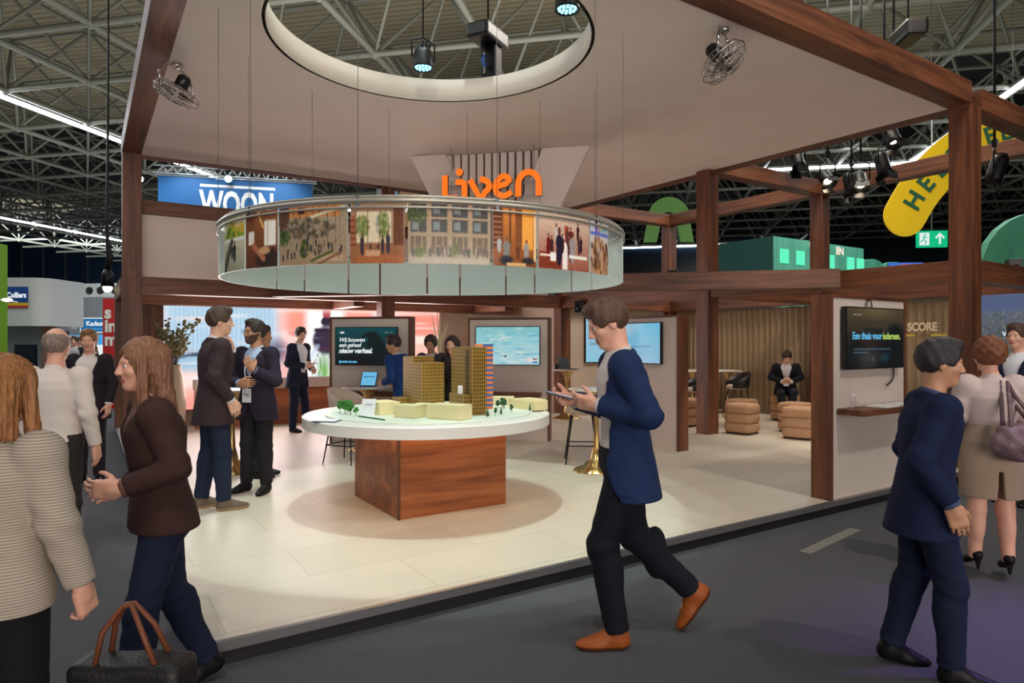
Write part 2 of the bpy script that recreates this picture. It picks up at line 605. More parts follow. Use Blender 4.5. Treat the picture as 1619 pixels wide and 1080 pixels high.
post(11.75, 3.64, 4.36, 'walnut post at the outer corner past the city video wall')
post(0.56, 13.45, 2.58, 'low walnut post at the very back left of the stand')

# canopy: fabric soffit with round opening, white rim, walnut edge beams
can = thing('canopy', 'large taupe canopy with a round opening and walnut edges above the stand', 'canopy', (2.73, 5.56, ZC))
cx_, cy_, hr = 2.73, 5.56, 1.47
c4 = [(0.70, 3.76), (8.70, 3.76), (8.42, 11.0), (0.70, 11.3)]
def on_rect(a):
    d = Vector((math.cos(a), math.sin(a)))
    best = 1e9
    for i in range(4):
        p = Vector(c4[i]) - Vector((cx_, cy_))
        q = Vector(c4[(i + 1) % 4]) - Vector((cx_, cy_))
        e = q - p
        den = d.x * e.y - d.y * e.x
        if abs(den) < 1e-9:
            continue
        t = (p.x * e.y - p.y * e.x) / den
        s_ = (p.x * d.y - p.y * d.x) / den
        if t > 0 and -1e-6 <= s_ <= 1 + 1e-6:
            best = min(best, t)
    return d * best
angs = sorted([2 * PI * k / 96 for k in range(96)] + [math.atan2(y - cy_, x - cx_) % (2 * PI) for x, y in c4])
n = len(angs)
vs, fs = [], []
for z in (0.0, 0.03):
    for a in angs:
        vs.append((hr * math.cos(a), hr * math.sin(a), z))
    for a in angs:
        p = on_rect(a)
        vs.append((p.x, p.y, z))
for i in range(n):
    j = (i + 1) % n
    fs.append((i, j, n + j, n + i))
    fs.append((2 * n + j, 2 * n + i, 3 * n + i, 3 * n + j))
sof = MB().add(vs, fs)
obj('soffit', sof, M.canopy, can)
obj('opening_rim', MB().lathe([(hr, 0.0), (hr, 0.25), (hr + 0.03, 0.25), (hr + 0.03, 0.0)], 96, close=True), M.rim, can)
for (p0, p1) in (((0.45, 3.635), (8.67, 3.635)), ((8.80, 3.76), (8.52, 11.22)), ((0.70, 11.35), (8.40, 11.08)), ((0.575, 3.76), (0.575, 11.4))):
    q0 = (p0[0] - cx_, p0[1] - cy_)
    q1 = (p1[0] - cx_, p1[1] - cy_)
    beam(q0, q1, -0.005, 0.25, 0.25, 'edge_beam', None, None, None, can)
# suspension wires down from the canopy soffit
ZU0, ZU1 = 4.37, 4.62
beam((8.93, 3.635), (11.9, 3.635), ZU0, ZU1, 0.25, 'wooden_beam', 'upper beam running right from the front right post, out of frame', 'beam')
beam((11.66, 3.76), (11.66, 7.145), ZU0, ZU1, 0.25, 'wooden_beam', 'upper outer beam crossing in front of the yellow banner', 'beam')
beam((11.66, 7.395), (11.66, 10.975), ZU0, ZU1, 0.25, 'wooden_beam', 'upper outer beam in the far bay, below the green arch', 'beam')
beam((8.645, 7.27), (11.535, 7.27), ZU0, ZU1, 0.25, 'wooden_beam', 'upper beam slanting from the canopy edge beneath the strip light', 'beam')
beam((8.60, 11.10), (11.535, 11.10), ZU0, ZU1, 0.25, 'wooden_beam', 'far upper beam just behind the right end of the picture ring', 'beam')
ZM0, ZM1 = 2.33, 2.58
beam((8.79, 3.765), (8.54, 7.145), ZM0, ZM1, 0.24, 'wooden_beam', 'middle beam going back from the front right post', 'beam')
beam((8.52, 7.395), (8.48, 10.975), ZM0, ZM1, 0.24, 'wooden_beam', 'middle beam above the two bright blue screens', 'beam')
beam((8.47, 5.02), (2.56, 10.93), ZM0 + 0.002, ZM1 + 0.002, 0.24, 'wooden_beam', 'long diagonal middle beam passing behind the picture ring', 'beam')
beam((0.705, 11.25), (4.425, 11.2), ZM0, ZM1, 0.24, 'wooden_beam', 'left back middle beam above the lit video wall', 'beam')
beam((4.675, 11.2), (8.345, 11.12), ZM0, ZM1, 0.24, 'wooden_beam', 'back middle beam above the map screen', 'beam')
beam((8.645, 7.27), (11.535, 7.27), ZM0, ZM1, 0.24, 'wooden_beam', 'middle beam crossing above the poufs', 'beam')
beam((8.60, 11.10), (11.535, 11.10), ZM0, ZM1, 0.24, 'wooden_beam', 'far middle beam above the lounge back wall', 'beam')
beam((11.70, 3.765), (11.70, 7.145), ZM0, ZM1, 0.24, 'wooden_beam', 'middle beam above the front length of curtain', 'beam')
beam((11.70, 7.395), (11.70, 10.975), ZM0, ZM1, 0.24, 'wooden_beam', 'middle beam above the rear length of curtain', 'beam')
beam((8.93, 3.635), (11.62, 3.635), ZM0, ZM1, 0.25, 'wooden_beam', 'middle beam above the city video wall', 'beam')
beam((0.70, 12.62), (8.3, 12.62), 2.24, 2.48, 0.22, 'wooden_beam', 'rear beam directly in front of the video wall top', 'beam')
beam((4.10, 11.33), (4.10, 12.51), 2.25, 2.47, 0.20, 'wooden_beam', 'short cross beam above the man at the counter', 'beam')
beam((7.25, 11.28), (7.25, 12.51), 2.25, 2.47, 0.20, 'wooden_beam', 'short cross beam above the left edge of the map screen', 'beam')
beam((0.705, 11.46), (8.34, 11.46), 3.56, 3.76, 0.24, 'wooden_beam', 'upper back beam right under the blue banner', 'beam')
beam((0.56, 11.38), (0.56, 13.32), ZM0, ZM1, 0.24, 'wooden_beam', 'middle beam along the left side of the stand', 'beam')

# ================================================================ walls of the stand
M.upperwall = mat_noise('upper_wall_lightened', srgb(232, 216, 204), srgb(236, 221, 210), 1.5, 0.75)  # panel taupe made lighter, colour standing in for light missing on this wall
struct('wall_stand_upper', MB().box((0.71, 11.44, 2.585), (8.34, 11.50, 3.555)), M.upperwall)
struct('wall_stand_back', MB().box((6.47, 12.90, 0.12), (8.4, 13.0, 2.6)).box((0.7, 13.0, 0.12), (8.4, 13.06, 2.6)).box((8.40, 11.24, 0.12), (8.47, 13.0, 2.6)), M.beige)
struct('wall_stand_side', MB().box((0.70, 12.88, 0.12), (1.13, 13.0, 2.45)), M.wz)
struct('wall_lounge', MB().box((8.61, 11.15, 0.12), (11.53, 11.22, 2.33)), M.beige)
# ================================================================ painted pictures (screens and prints)
NPR = np.random.RandomState(5)
class Canvas:
    def __init__(s, nx, ny, bottom, top):
        s.nx, s.ny = nx, ny
        s.U, s.V = np.meshgrid(np.linspace(0, 1, nx + 1), np.linspace(0, 1, ny + 1))
        b_, t_ = np.array(bottom) / 255.0, np.array(top) / 255.0
        s.c = b_ + (t_ - b_) * s.V[..., None]
    def mix(s, w, col):
        w = np.clip(w, 0, 1)[..., None]
        s.c = s.c * (1 - w) + np.array(col) / 255.0 * w
        return s
    def rect(s, u0, v0, u1, v1, col, soft=0.008, a=1.0):
        w = np.clip((s.U - u0) / soft + .5, 0, 1) * np.clip((u1 - s.U) / soft + .5, 0, 1) * np.clip((s.V - v0) / soft + .5, 0, 1) * np.clip((v1 - s.V) / soft + .5, 0, 1)
        return s.mix(w * a, col)
    def ell(s, u, v, ru, rv, col, soft=0.15, a=1.0):
        d = np.sqrt(((s.U - u) / ru) ** 2 + ((s.V - v) / rv) ** 2)
        return s.mix(np.clip((1 - d) / soft, 0, 1) * a, col)
    def line(s, u0, v0, u1, v1, wd, col, a=1.0, asp=1.6):
        du, dv = (u1 - u0) * asp, v1 - v0
        L2 = du * du + dv * dv
        t = np.clip(((s.U - u0) * asp * du + (s.V - v0) * dv) / L2, 0, 1)
        d = np.hypot((s.U - u0) * asp - t * du, s.V - v0 - t * dv)
        return s.mix(np.clip((wd - d) / (wd * 0.4), 0, 1) * a, col)
    def figure(s, u, v, h, col, skin=(150, 110, 85), k=0.33):
        s.ell(u, v + h * .35, h * .11 * k / .33, h * .36, col)
        s.ell(u, v + h * .62, h * .13 * k / .33, h * .20, col)
        s.ell(u, v + h * .90, h * .06 * k / .33, h * .10, skin)
        return s
    def noise(s, amt, cells=None):
        h, w = s.c.shape[:2]
        n_ = NPR.rand(h, w, 1) - .5
        s.c = s.c + n_ * amt
        return s
    def leaves(s, u, v, ru, rv, n, cols, r=0.03):
        for _ in range(n):
            a, q = NPR.rand() * 6.28, math.sqrt(NPR.rand())
            s.ell(u + ru * q * math.cos(a), v + rv * q * math.sin(a), r * (.5 + NPR.rand()), r * 1.5 * (.5 + NPR.rand()), cols[NPR.randint(len(cols))], 0.5, 0.8)
        return s
M.print_ = mat_picture('printed_picture', 0.0, 0.2)
M.screen = mat_picture('screen_glow', 0.62, 0.15)
M.ledwall = mat_picture('led_wall_glow', 0.92, 0.4)
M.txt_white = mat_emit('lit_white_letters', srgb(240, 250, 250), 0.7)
M.txt_blue = mat_emit('lit_blue_letters', srgb(110, 200, 250), 0.65)
M.txt_green = mat_emit('lit_lime_letters', srgb(190, 220, 110), 0.65)
M.txt_navy = mat_base('navy_letters', srgb(20, 50, 90), 0.4)[0]
M.txt_grey = mat_base('grey_letters', srgb(120, 110, 130), 0.4)[0]

def flat_picture(cv, w, h, mat, parent, pos, name='screen'):
    me = picture_grid(cv.nx, cv.ny, lambda u, v: (u * w, 0, v * h), cv.c)
    return link(name, me, mat, parent, pos)

# ---------------------------------------------------------------- video wall behind the counter
cv = Canvas(170, 60, (236, 150, 140), (255, 238, 236))
cv.rect(0, .30, .36, .92, (150, 184, 208), .05)
for k in range(26):
    cv.rect(.01 + k * .0135, .45, .016 + k * .0135, .88, (206, 226, 238), .006, .6)
cv.line(.02, .44, .30, .50, .018, (30, 40, 60), .8, 2.6)
cv.ell(.10, .20, .20, .16, (250, 214, 205), .6)
cv.ell(.20, .28, .09, .07, (235, 150, 130), .6, .8)
cv.ell(.30, .40, .05, .08, (90, 80, 110), .7, .7)
cv.ell(.36, .48, .05, .14, (70, 66, 96), .7, .7)
cv.rect(.38, .66, 1, .93, (246, 140, 122), .06, .9)
cv.rect(.40, .62, .52, .66, (240, 90, 80), .02, .6)
cv.ell(.43, .35, .06, .3, (200, 160, 175), .8, .6)
cv.rect(.46, .05, .60, .86, (252, 252, 255), .03)
cv.ell(.535, .83, .018, .05, (170, 70, 80))
cv.ell(.535, .75, .024, .05, (30, 26, 50))
cv.ell(.535, .58, .055, .14, (48, 38, 62))
cv.rect(.49, .66, .58, .69, (30, 26, 46))
cv.line(.575, .70, .60, .05, .012, (30, 34, 50), 1, 2.6)
cv.ell(.525, .30, .03, .20, (120, 180, 90), .8)
for k in range(9):
    cv.line(.46 + k * .018, .05, .50 + k * .008, .45, .008, (160, 176, 190) if k % 2 else (90, 110, 100), .7, 2.6)
cv.line(.40, .10, .50, .52, .03, (188, 202, 222), .7, 2.6)
cv.rect(.78, .0, 1, .95, (240, 140, 124), .05)
cv.ell(.22, .12, .26, .12, (238, 120, 104), .8, .8)
cv.rect(.72, .30, .80, .95, (214, 222, 244), .05)
cv.rect(.80, .55, 1, .62, (255, 232, 214), .03)
cv.rect(.84, .10, 1, .40, (226, 92, 86), .08, .8)
cv.rect(.92, .14, .96, .30, (140, 120, 190), .02, .8)
for k in range(60):
    u, v = NPR.rand() * 1.0, .05 + .85 * NPR.rand()
    cv.ell(u, v, .04 + .10 * NPR.rand(), .008 + .018 * NPR.rand(), [(255, 240, 236), (255, 214, 204), (232, 96, 84), (210, 220, 236)][NPR.randint(4)], .9, .55)
cv.rect(.36, .84, 1, .94, (255, 226, 216), .05, .8)
cv.rect(.80, .40, 1, .62, (255, 216, 204), .10, .6)
cv.rect(0, .94, 1, 1, (255, 252, 252), .02)
vw = thing('video_wall', 'huge glowing pink and white video wall behind the wooden counter', 'screen', (1.14, 12.86, 0.42))
obj('housing', MB().box((0, 0.005, 0), (5.33, 0.03, 2.12)), M.blackplastic, vw)
flat_picture(cv, 5.33, 2.12, M.ledwall, vw, (0, 0, 0))

# ---------------------------------------------------------------- display walls (panel + timber cheeks) and their televisions
def display_wall(loc, rot, w, label, h=1.93, d=0.20):
    t = thing('display_wall', label, 'partition', loc, rot, 'free standing display walls')
    obj('panel', MB().box((0.03, 0.012, 0), (w - 0.03, d - 0.012, h - 0.03)), M.beige2, t)
    obj('cheek', MB().box((0, 0, 0), (0.03, d, h)), M.wz, t)
    obj('cheek', MB().box((w - 0.03, 0, 0), (w, d, h)), M.wz, t)
    obj('top_board', MB().box((0.03, 0, h - 0.03), (w - 0.03, d, h)), M.wx, t)
    return t
def television(loc, rot, cv, label, w=0.97, h=0.56, portrait=False):
    t = thing('television', label, 'television', loc, rot)
    if portrait:
        w, h = h, w
    obj('casing', MB().box((0, 0.0, 0), (w, 0.05, h), 0, None, 0.006), M.blackplastic, t)
    flat_picture(cv, w - 0.024, h - 0.024, M.screen, t, (0.012, -0.002, 0.012))
    return t
def wall_shelf(loc, rot, w, label, d=0.24, mat=None):
    b_ = MB().box((0, -d, 0), (w, -0.002, 0.055), 0, None, 0.004)
    return solo('wall_shelf', b_, mat or M.wx, label, 'shelf', loc, rot)
R45 = -PI / 4

# teal screen wall
D1 = display_wall((3.03, 9.62, 0.12), R45, 1.26, 'taupe display wall with walnut edges holding the dark teal screen', 1.86)
cv = Canvas(96, 54, (8, 20, 22), (6, 74, 80))
cv.rect(0, 0, 1, .28, (14, 16, 18), .3)
cv.ell(.58, .72, .17, .20, (8, 24, 24), .3)
cv.ell(.66, .55, .15, .22, (8, 24, 24), .3)
cv.ell(.76, .35, .16, .22, (8, 22, 22), .4)
cv.ell(.50, .68, .05, .09, (10, 70, 74), .5)
cv.ell(.22, .70, .06, .06, (130, 60, 60), .8, .5)
cv.rect(.80, .86, .87, .88, (180, 200, 200), .01, .7)
cv.rect(.90, .86, .94, .88, (180, 200, 200), .01, .7)
cv.ell(.11, .87, .035, .035, (235, 245, 245), .2)
cv.rect(.06, .86, .15, .88, (235, 245, 245), .01)
T1 = television((3.03 + .115 * S2 - .055 * S2, 9.62 - .115 * S2 - .055 * S2, 1.27), R45, cv, 'wall television with white slanted Dutch words on dark teal')
for (txt, sz, x, z, bd) in (('Wij bouwen', .088, .06, .345, .001), ('een geheel', .088, .06, .268, .001), ('nieuw verhaal.', .100, .06, .182, .003), ('Spreek ons aan.', .050, .06, .040, .002)):
    lettering(txt, sz, M.txt_white if sz > .06 else M.txt_blue, T1, (x, -0.003, z), shear=.28, bold=bd, extrude=.001, spacing=.92)
wall_shelf((3.03 + .1 * S2, 9.62 - .1 * S2, 0.84), R45, 1.0, 'walnut shelf under the dark teal screen')

# map screen wall
D2 = display_wall((4.94, 8.86, 0.12), R45, 1.27, 'taupe display wall with walnut edges holding the pale map screen', 1.86)
cv = Canvas(110, 62, (190, 228, 236), (150, 214, 222))
for _ in range(150):
    u, v = NPR.rand(2)
    c_ = [(226, 244, 244), (120, 200, 225), (170, 226, 214), (96, 182, 222), (205, 232, 226), (232, 240, 226)][NPR.randint(6)]
    cv.ell(u, v, .03 + .10 * NPR.rand(), .012 + .035 * NPR.rand(), c_, .6, .6)
for _ in range(26):
    u, v = .25 + .5 * NPR.rand(), .15 + .5 * NPR.rand()
    cv.line(u, v, u + .1 * (NPR.rand() - .3), v + .06 * (NPR.rand() - .5), .006, (60, 130, 200) if NPR.rand() > .5 else (240, 250, 250), .8)
cv.rect(0, .82, 1, 1, (120, 200, 200), .2, .6)
cv.ell(.47, .22, .02, .035, (60, 80, 110), .3)
cv.rect(.79, .05, .89, .19, (244, 246, 246))
cv.rect(.81, .14, .82, .17, (60, 70, 130))
cv.rect(.85, .14, .86, .17, (170, 60, 80))
cv.rect(.81, .07, .82, .10, (60, 70, 130))
cv.rect(.85, .07, .86, .10, (170, 60, 80))
cv.rect(.905, .12, .965, .155, (200, 60, 70))
cv.rect(.905, .09, .965, .12, (244, 246, 246))
cv.rect(.905, .06, .965, .09, (40, 80, 170))
television((4.94 + .135 * S2 - .055 * S2, 8.86 - .135 * S2 - .055 * S2, 1.26), R45, cv, 'wall television showing a pale blue and green map', 1.0, 0.59)
wall_shelf((4.94 + .12 * S2, 8.86 - .12 * S2, 0.80), R45, 1.03, 'walnut shelf under the pale map screen')

# nook with two bright blue screens
D3 = display_wall((6.75, 7.62, 0.12), -PI / 2, 1.36, 'display wall seen edge on at the walking man, holding a blue screen', 1.86)
cv = Canvas(60, 34, (150, 196, 226), (110, 196, 228))
cv.ell(.2, .9, .5, .3, (176, 206, 228), .8)
cv.rect(.12, .62, .45, .635, (70, 110, 150), .01, .7)
cv.rect(.12, .40, .80, .415, (70, 110, 150), .01, .7)
television((6.695, 7.52, 1.30), -PI / 2, cv, 'landscape television glowing light blue behind the walking man', 0.99, 0.59)
cv = Canvas(34, 60, (150, 210, 236), (166, 208, 238))
T4 = television((9.10, 11.095, 1.17), 0, cv, 'upright television glowing light blue on the beige back wall', 0.99, 0.66, True)
lettering('En toch b', .105, M.txt_navy, T4, (.11, -0.003, .52), bold=.002, extrude=.001)
lettering('Geen thuis', .105, M.txt_grey, T4, (.11, -0.003, .38), extrude=.001, width=.50)

# front right display wall
D5 = display_wall((5.85, 3.53, 0.125), 0, 1.36, 'white faced display wall with thick walnut end at the stand edge', 1.93)
obj('end_board', MB().box((-0.012, 0.0, 0.0), (0.0, 0.20, 1.93)), M.wz, D5)
cv = Canvas(90, 54, (8, 14, 18), (84, 70, 50))  # brown towards the top is a reflection painted into the screen picture
cv.rect(0, 0, 1, .50, (10, 16, 20), .3)
cv.ell(.5, .98, .42, .20, (104, 88, 62), .7, .9)
cv.rect(.28, .54, .60, .67, (28, 32, 34), .03, .9)
cv.ell(.85, .55, .2, .25, (16, 20, 22), .5)
cv.ell(.66, .17, .12, .12, (16, 52, 66), .8)
cv.ell(.44, .14, .04, .07, (80, 58, 44), .7, .8)
cv.rect(.10, .88, .24, .90, (190, 190, 180), .01, .6)
cv.rect(.10, .31, .76, .33, (90, 130, 150), .01, .7)
cv.rect(.10, .25, .36, .27, (90, 130, 150), .01, .7)
T5 = television((6.00, 3.475, 1.345), 0, cv, 'dark television with blue and lime words on the white front wall', 1.05, 0.60)
lettering('Een thuis voor', .098, M.txt_blue, T5, (.10, -0.003, .29), bold=.0015, extrude=.001, width=.52)
lettering('iedereen.', .098, M.txt_green, T5, (.64, -0.003, .29), bold=.0015, extrude=.001, width=.33)
tag(obj('cable_loop', MB().tube([(0.45 + 0.05 * math.cos(a), 0, 0.02 + 0.075 * math.sin(a)) for a in [PI * k / 10 for k in range(11)]], .006, 6), M.blackmetal, None, (6.02, 3.515, 1.93)), 'thin black cable loop sticking up above the dark television', 'cable')
tag(obj('power_cable', MB().tube([(0.86, 0, 0), (0.84, -0.01, -0.08), (0.80, -0.015, -0.13), (0.74, -0.015, -0.155), (0.70, -0.012, -0.175)], .007, 6), M.blackmetal, None, (6.08, 3.52, 1.345)), 'short black cable dangling below the dark television', 'cable')
wall_shelf((5.94, 3.53, 0.925), 0, 1.36, 'walnut shelf with leaflets under the dark television', 0.26)
for k, (x, y, a) in enumerate(((6.50, 3.40, .1), (6.88, 3.41, -.05))):
    lf = MB().box((-.15, -.10, 0), (.15, .10, .012), 0, None, .002)
    solo('leaflet', lf, M.white, ('left' if k == 0 else 'right') + ' white leaflet lying on the front walnut shelf', 'leaflet', (x, y, .9805), a, 'leaflets on the front shelf')
holder = MB()
for k in range(4):
    holder.tube([(k * .035, 0, 0), (k * .035, 0, .14)], .002, 5)
holder.tube([(0, 0, .004), (.105, 0, .004)], .003, 5)
solo('wire_rack', holder, M.chrome, 'thin wire leaflet rack on the front walnut shelf', 'rack', (6.06, 3.46, .98), 0)

# city video wall past the front right post
cv = Canvas(120, 90, (60, 74, 60), (150, 160, 190))
cv.rect(0, .86, 1, 1, (120, 140, 190), .05)
for k in range(1500):
    u, v = NPR.rand() * 1.0, NPR.rand() * .86
    s_ = .008 + .02 * (.9 - v)
    c_ = [(226, 222, 214), (170, 120, 96), (90, 110, 70), (60, 90, 56), (200, 190, 180), (120, 116, 112), (150, 170, 120)][NPR.randint(7)]
    cv.rect(u, v, u + s_ * 1.3, v + s_, c_, .006, .9)
cv.line(0, .35, 1, .55, .02, (120, 150, 150), .7)
cw = thing('city_video_wall', 'video wall with an aerial city view past the front right post', 'screen', (11.56, 4.62, 0.5), -PI / 2)
obj('housing', MB().box((0, 0.005, 0), (1.1, 0.06, 1.83)), M.blackplastic, cw)
cv.c *= .72
flat_picture(cv, 1.1, 1.83, M.screen, cw, (0, 0, 0))
lettering('WOONVISIE', .10, M.txt_white, cw, (.34, -0.004, 1.20), bold=.002, extrude=.001)

# ---------------------------------------------------------------- curtains
m, nt, b = mat_base('sheer_curtain', srgb(150, 128, 98), 0.9)
b.inputs['Sheen Weight'].default_value = 0.3
M.curtain = m
def curtain(y0, y1, label, x=11.74):
    L = abs(y1 - y0)
    n_ = int(L / .012)
    vs, fs = [], []
    for i in range(n_ + 1):
        t = i * L / n_
        off = .035 * math.sin(t * 2 * PI / .135) + .012 * math.sin(t * 2 * PI / .41 + 1)
        for k, z in enumerate((0.0, 1.0, 2.10, 2.19)):
            q = off * (1 if k < 2 else .8 if k == 2 else .45)
            vs.append((q, -t, z))
    for i in range(n_):
        for k in range(3):
            fs.append((i * 4 + k, (i + 1) * 4 + k, (i + 1) * 4 + k + 1, i * 4 + k + 1))
    o = solo('curtain', MB().add(vs, fs, 0, True), M.curtain, label, 'curtain', (x, max(y0, y1), .13), 0, 'pleated curtains of the lounge')
    sm = o.modifiers.new('thickness', 'SOLIDIFY')
    sm.thickness = .004
    return o
curtain(7.42, 11.0, 'long tan pleated curtain behind the sitting man')
curtain(4.68, 7.12, 'shorter tan pleated curtain left of the front right post')
sc_ = thing('score_sign', 'pale SCORE lettering hanging before the shorter tan curtain', 'sign', (11.60, 5.66, 1.80), -PI / 2)
M.score = mat_base('score_letters', srgb(220, 200, 170), 0.6)[0]
lettering('SCORE', .19, M.score, sc_, (0, 0, 0), bold=.006, extrude=.006, width=.46)
M.yellowtape = mat_base('yellow_strip', srgb(200, 170, 60), 0.6)[0]
for x0, x1 in ((-.10, .12), (.36, .60)):
    obj('strip', MB().box((x0, 0, -.09), (x1, .008, -.06)), M.yellowtape, sc_, label='yellow strip under the letters')

# ================================================================ round picture ring
RC = (2.70, 5.60)
RR = 1.80
ring = thing('picture_ring', 'big round hanging ring of printed glass pictures above the model table', 'display', (RC[0], RC[1], 2.15))
base_a = math.atan2(-RC[1], -RC[0])
def tilt(x, y):      # the ring hangs a touch higher at the back
    return -0.012 * (x * math.cos(base_a) + y * math.sin(base_a))
M.frost = mat_base('frosted_back', srgb(196, 206, 202), 0.35)[0]
M.clear, nt, b = mat_base('ring_glass', srgb(220, 230, 226), 0.05)
b.inputs['Transmission Weight'].default_value = 0.0
b.inputs['Alpha'].default_value = 0.22
def pic(kind):
    cv = Canvas(90, 56, (120, 90, 70), (180, 150, 120))
    if kind == 'river':
        cv = Canvas(60, 56, (150, 150, 130), (236, 226, 190))
        cv.rect(0, .62, 1, .78, (120, 150, 50), .08)
        cv.leaves(.5, .76, .5, .10, 40, [(150, 170, 60), (80, 110, 40), (200, 170, 70)], .06)
        cv.rect(0, .56, 1, .61, (236, 236, 228), .02)
        cv.line(.05, 0, .45, .55, .09, (70, 66, 62), .9, 1)
        cv.line(.0, .12, .35, .52, .05, (110, 106, 96), .9, 1)
        cv.figure(.58, .15, .42, (54, 60, 62), (120, 90, 70), .5)
        cv.figure(.46, .22, .30, (70, 74, 70), (120, 90, 70), .5)
    elif kind == 'room':
        cv = Canvas(60, 56, (96, 56, 36), (150, 100, 70))
        cv.rect(.0, .35, .3, 1, (120, 78, 56), .02)
        cv.rect(.10, .42, .30, .66, (222, 214, 204), .02)
        cv.rect(.62, .38, .95, .82, (236, 228, 216), .03)
        cv.rect(.70, .36, .74, .84, (200, 180, 160), .02)
        cv.line(.42, 1, .58, .72, .03, (250, 190, 120), .9, 1)
        cv.ell(.70, .16, .42, .22, (60, 44, 36), .3)
        cv.line(.28, .40, .60, .16, .07, (170, 110, 84), 1, 1)
        cv.ell(.62, .30, .2, .08, (190, 150, 110), .3)
    elif kind == 'street':
        cv = Canvas(120, 56, (150, 128, 104), (150, 140, 120))
        cv.rect(0, .80, .9, 1, (186, 130, 80), .02)
        for k in range(8):
            cv.rect(.12 + k * .1, .80, .13 + k * .1, 1, (90, 60, 40), .004)
        cv.rect(.30, .86, .40, .97, (84, 50, 34), .01)
        cv.line(.14, .68, .96, .96, .03, (200, 190, 166), 1, 2)
        cv.rect(0, .55, .16, 1, (90, 66, 52), .02)
        for k in range(14):
            cv.rect(.18 + k * .055, .30, .185 + k * .055, .70 + k * .016, (96, 84, 70), .004)
        cv.leaves(.45, .62, .38, .16, 130, [(96, 84, 66), (120, 104, 86), (70, 70, 60), (150, 140, 120)], .035)
        cv.leaves(.06, .48, .10, .10, 40, [(50, 70, 36), (80, 96, 50)], .04)
        cv.leaves(.40, .28, .06, .16, 40, [(90, 96, 50), (60, 72, 40)], .03)
        for k in range(30):
            cv.figure(.04 + .9 * NPR.rand(), .06 + .28 * NPR.rand(), .16, [(60, 56, 66), (90, 84, 80), (130, 110, 96), (70, 66, 60)][k % 4], (150, 116, 92), .25)
        cv.rect(.5, .05, .95, .16, (186, 160, 130), .05, .7)
        cv.line(.50, .06, .80, .22, .03, (70, 84, 44), .9, 2)
        cv.line(.60, .0, .92, .20, .03, (120, 92, 66), .9, 2)
    elif kind == 'hall':
        cv = Canvas(90, 56, (140, 92, 62), (160, 128, 106))
        cv.rect(.10, .34, .78, .86, (206, 192, 164), .01)
        cv.leaves(.22, .62, .12, .18, 60, [(104, 116, 70), (140, 146, 96)], .04)
        cv.leaves(.62, .62, .12, .2, 60, [(104, 116, 70), (140, 146, 96)], .04)
        cv.rect(.48, .5, .53, .80, (150, 150, 150), .01, .7)
        for k in range(4):
            cv.rect(.10 + k * .22, .30, .112 + k * .22, .88, (96, 70, 52), .004)
        cv.rect(.80, .30, .98, .92, (104, 66, 46), .02)
        cv.rect(0, .25, .10, .80, (150, 96, 66), .02)
        for k in range(5):
            cv.rect(0, .3 + k * .1, .10, .32 + k * .1, (90, 56, 40), .005)
        cv.rect(.12, .0, .98, .14, (160, 100, 66), .02)
        for (u, v, h) in ((.22, .12, .40), (.60, .14, .34), (.70, .14, .42), (.52, .14, .22), (.38, .16, .2)):
            cv.figure(u, v, h, (64, 58, 62), (120, 86, 66), .26)
        cv.rect(.28, .12, .55, .22, (190, 150, 120), .02)
    elif kind == 'facade':
        cv = Canvas(120, 56, (150, 140, 120), (168, 140, 112))
        for r_ in range(2):
            for k in range(4):
                u = .03 + k * .25
                cv.rect(u, .52 + r_ * .30 - r_ * .04, u + .19, .74 + r_ * .26, (72, 74, 72), .008)
                cv.rect(u + .02, .56 + r_ * .28, u + .10, .70 + r_ * .26, (134, 146, 148), .02, .8)
                cv.rect(u + .09, .52 + r_ * .30, u + .10, .74 + r_ * .26, (140, 118, 94), .004)
        for k in range(4):
            u = .03 + k * .25
            cv.rect(u, .16, u + .19, .46, (108, 94, 76), .008)
            cv.rect(u + .05, .16, u + .06, .46, (176, 150, 112), .004)
            cv.rect(u + .13, .16, u + .14, .46, (176, 150, 112), .004)
        cv.leaves(.08, .82, .16, .14, 50, [(60, 76, 40), (84, 96, 56)], .035)
        for k in range(30):
            cv.figure(.03 + .94 * NPR.rand(), .10 + .04 * NPR.rand(), .18, [(80, 80, 84), (60, 66, 60), (150, 136, 120), (96, 84, 76)][k % 4], (150, 116, 92), .22)
        cv.leaves(.55, .22, .05, .10, 24, [(84, 96, 50), (110, 116, 66)], .025)
        cv.leaves(.14, .20, .05, .08, 24, [(84, 96, 50), (110, 116, 66)], .025)
        cv.rect(0, 0, 1, .10, (166, 156, 138), .04)
    elif kind == 'study':
        cv = Canvas(70, 56, (130, 78, 48), (206, 132, 66))
        cv.rect(.0, .30, .22, 1, (104, 62, 40), .02)
        for k in range(7):
            cv.rect(0, .38 + k * .09, .2, .40 + k * .09, (190, 140, 90), .01, .8)
        cv.rect(.50, .30, .66, 1, (132, 84, 52), .02)
        cv.rect(.66, .30, .92, 1, (232, 160, 78), .02)
        cv.rect(.36, .30, .40, 1, (90, 66, 52), .01)
        cv.rect(.94, .1, 1, 1, (226, 196, 150), .02)
        for (u, v, h, c_) in ((.30, .06, .46, (130, 128, 124)), (.76, .10, .38, (150, 146, 140)), (.14, .22, .3, (170, 170, 170)), (.56, .1, .3, (110, 66, 46))):
            cv.figure(u, v, h, c_, (140, 96, 72), .5)
        cv.ell(.30, .10, .18, .10, (50, 50, 58), .4)
        cv.ell(.80, .10, .18, .08, (60, 56, 58), .4)
        cv.rect(.3, 0, .75, .06, (210, 170, 120), .02)
    elif kind == 'cafe':
        cv = Canvas(100, 56, (150, 92, 76), (206, 186, 168))
        cv.rect(0, .0, .40, .30, (130, 66, 50), .03)
        cv.rect(.42, .0, .52, .62, (226, 220, 214), .03)
        cv.rect(.46, .5, .54, .8, (160, 80, 56), .02)
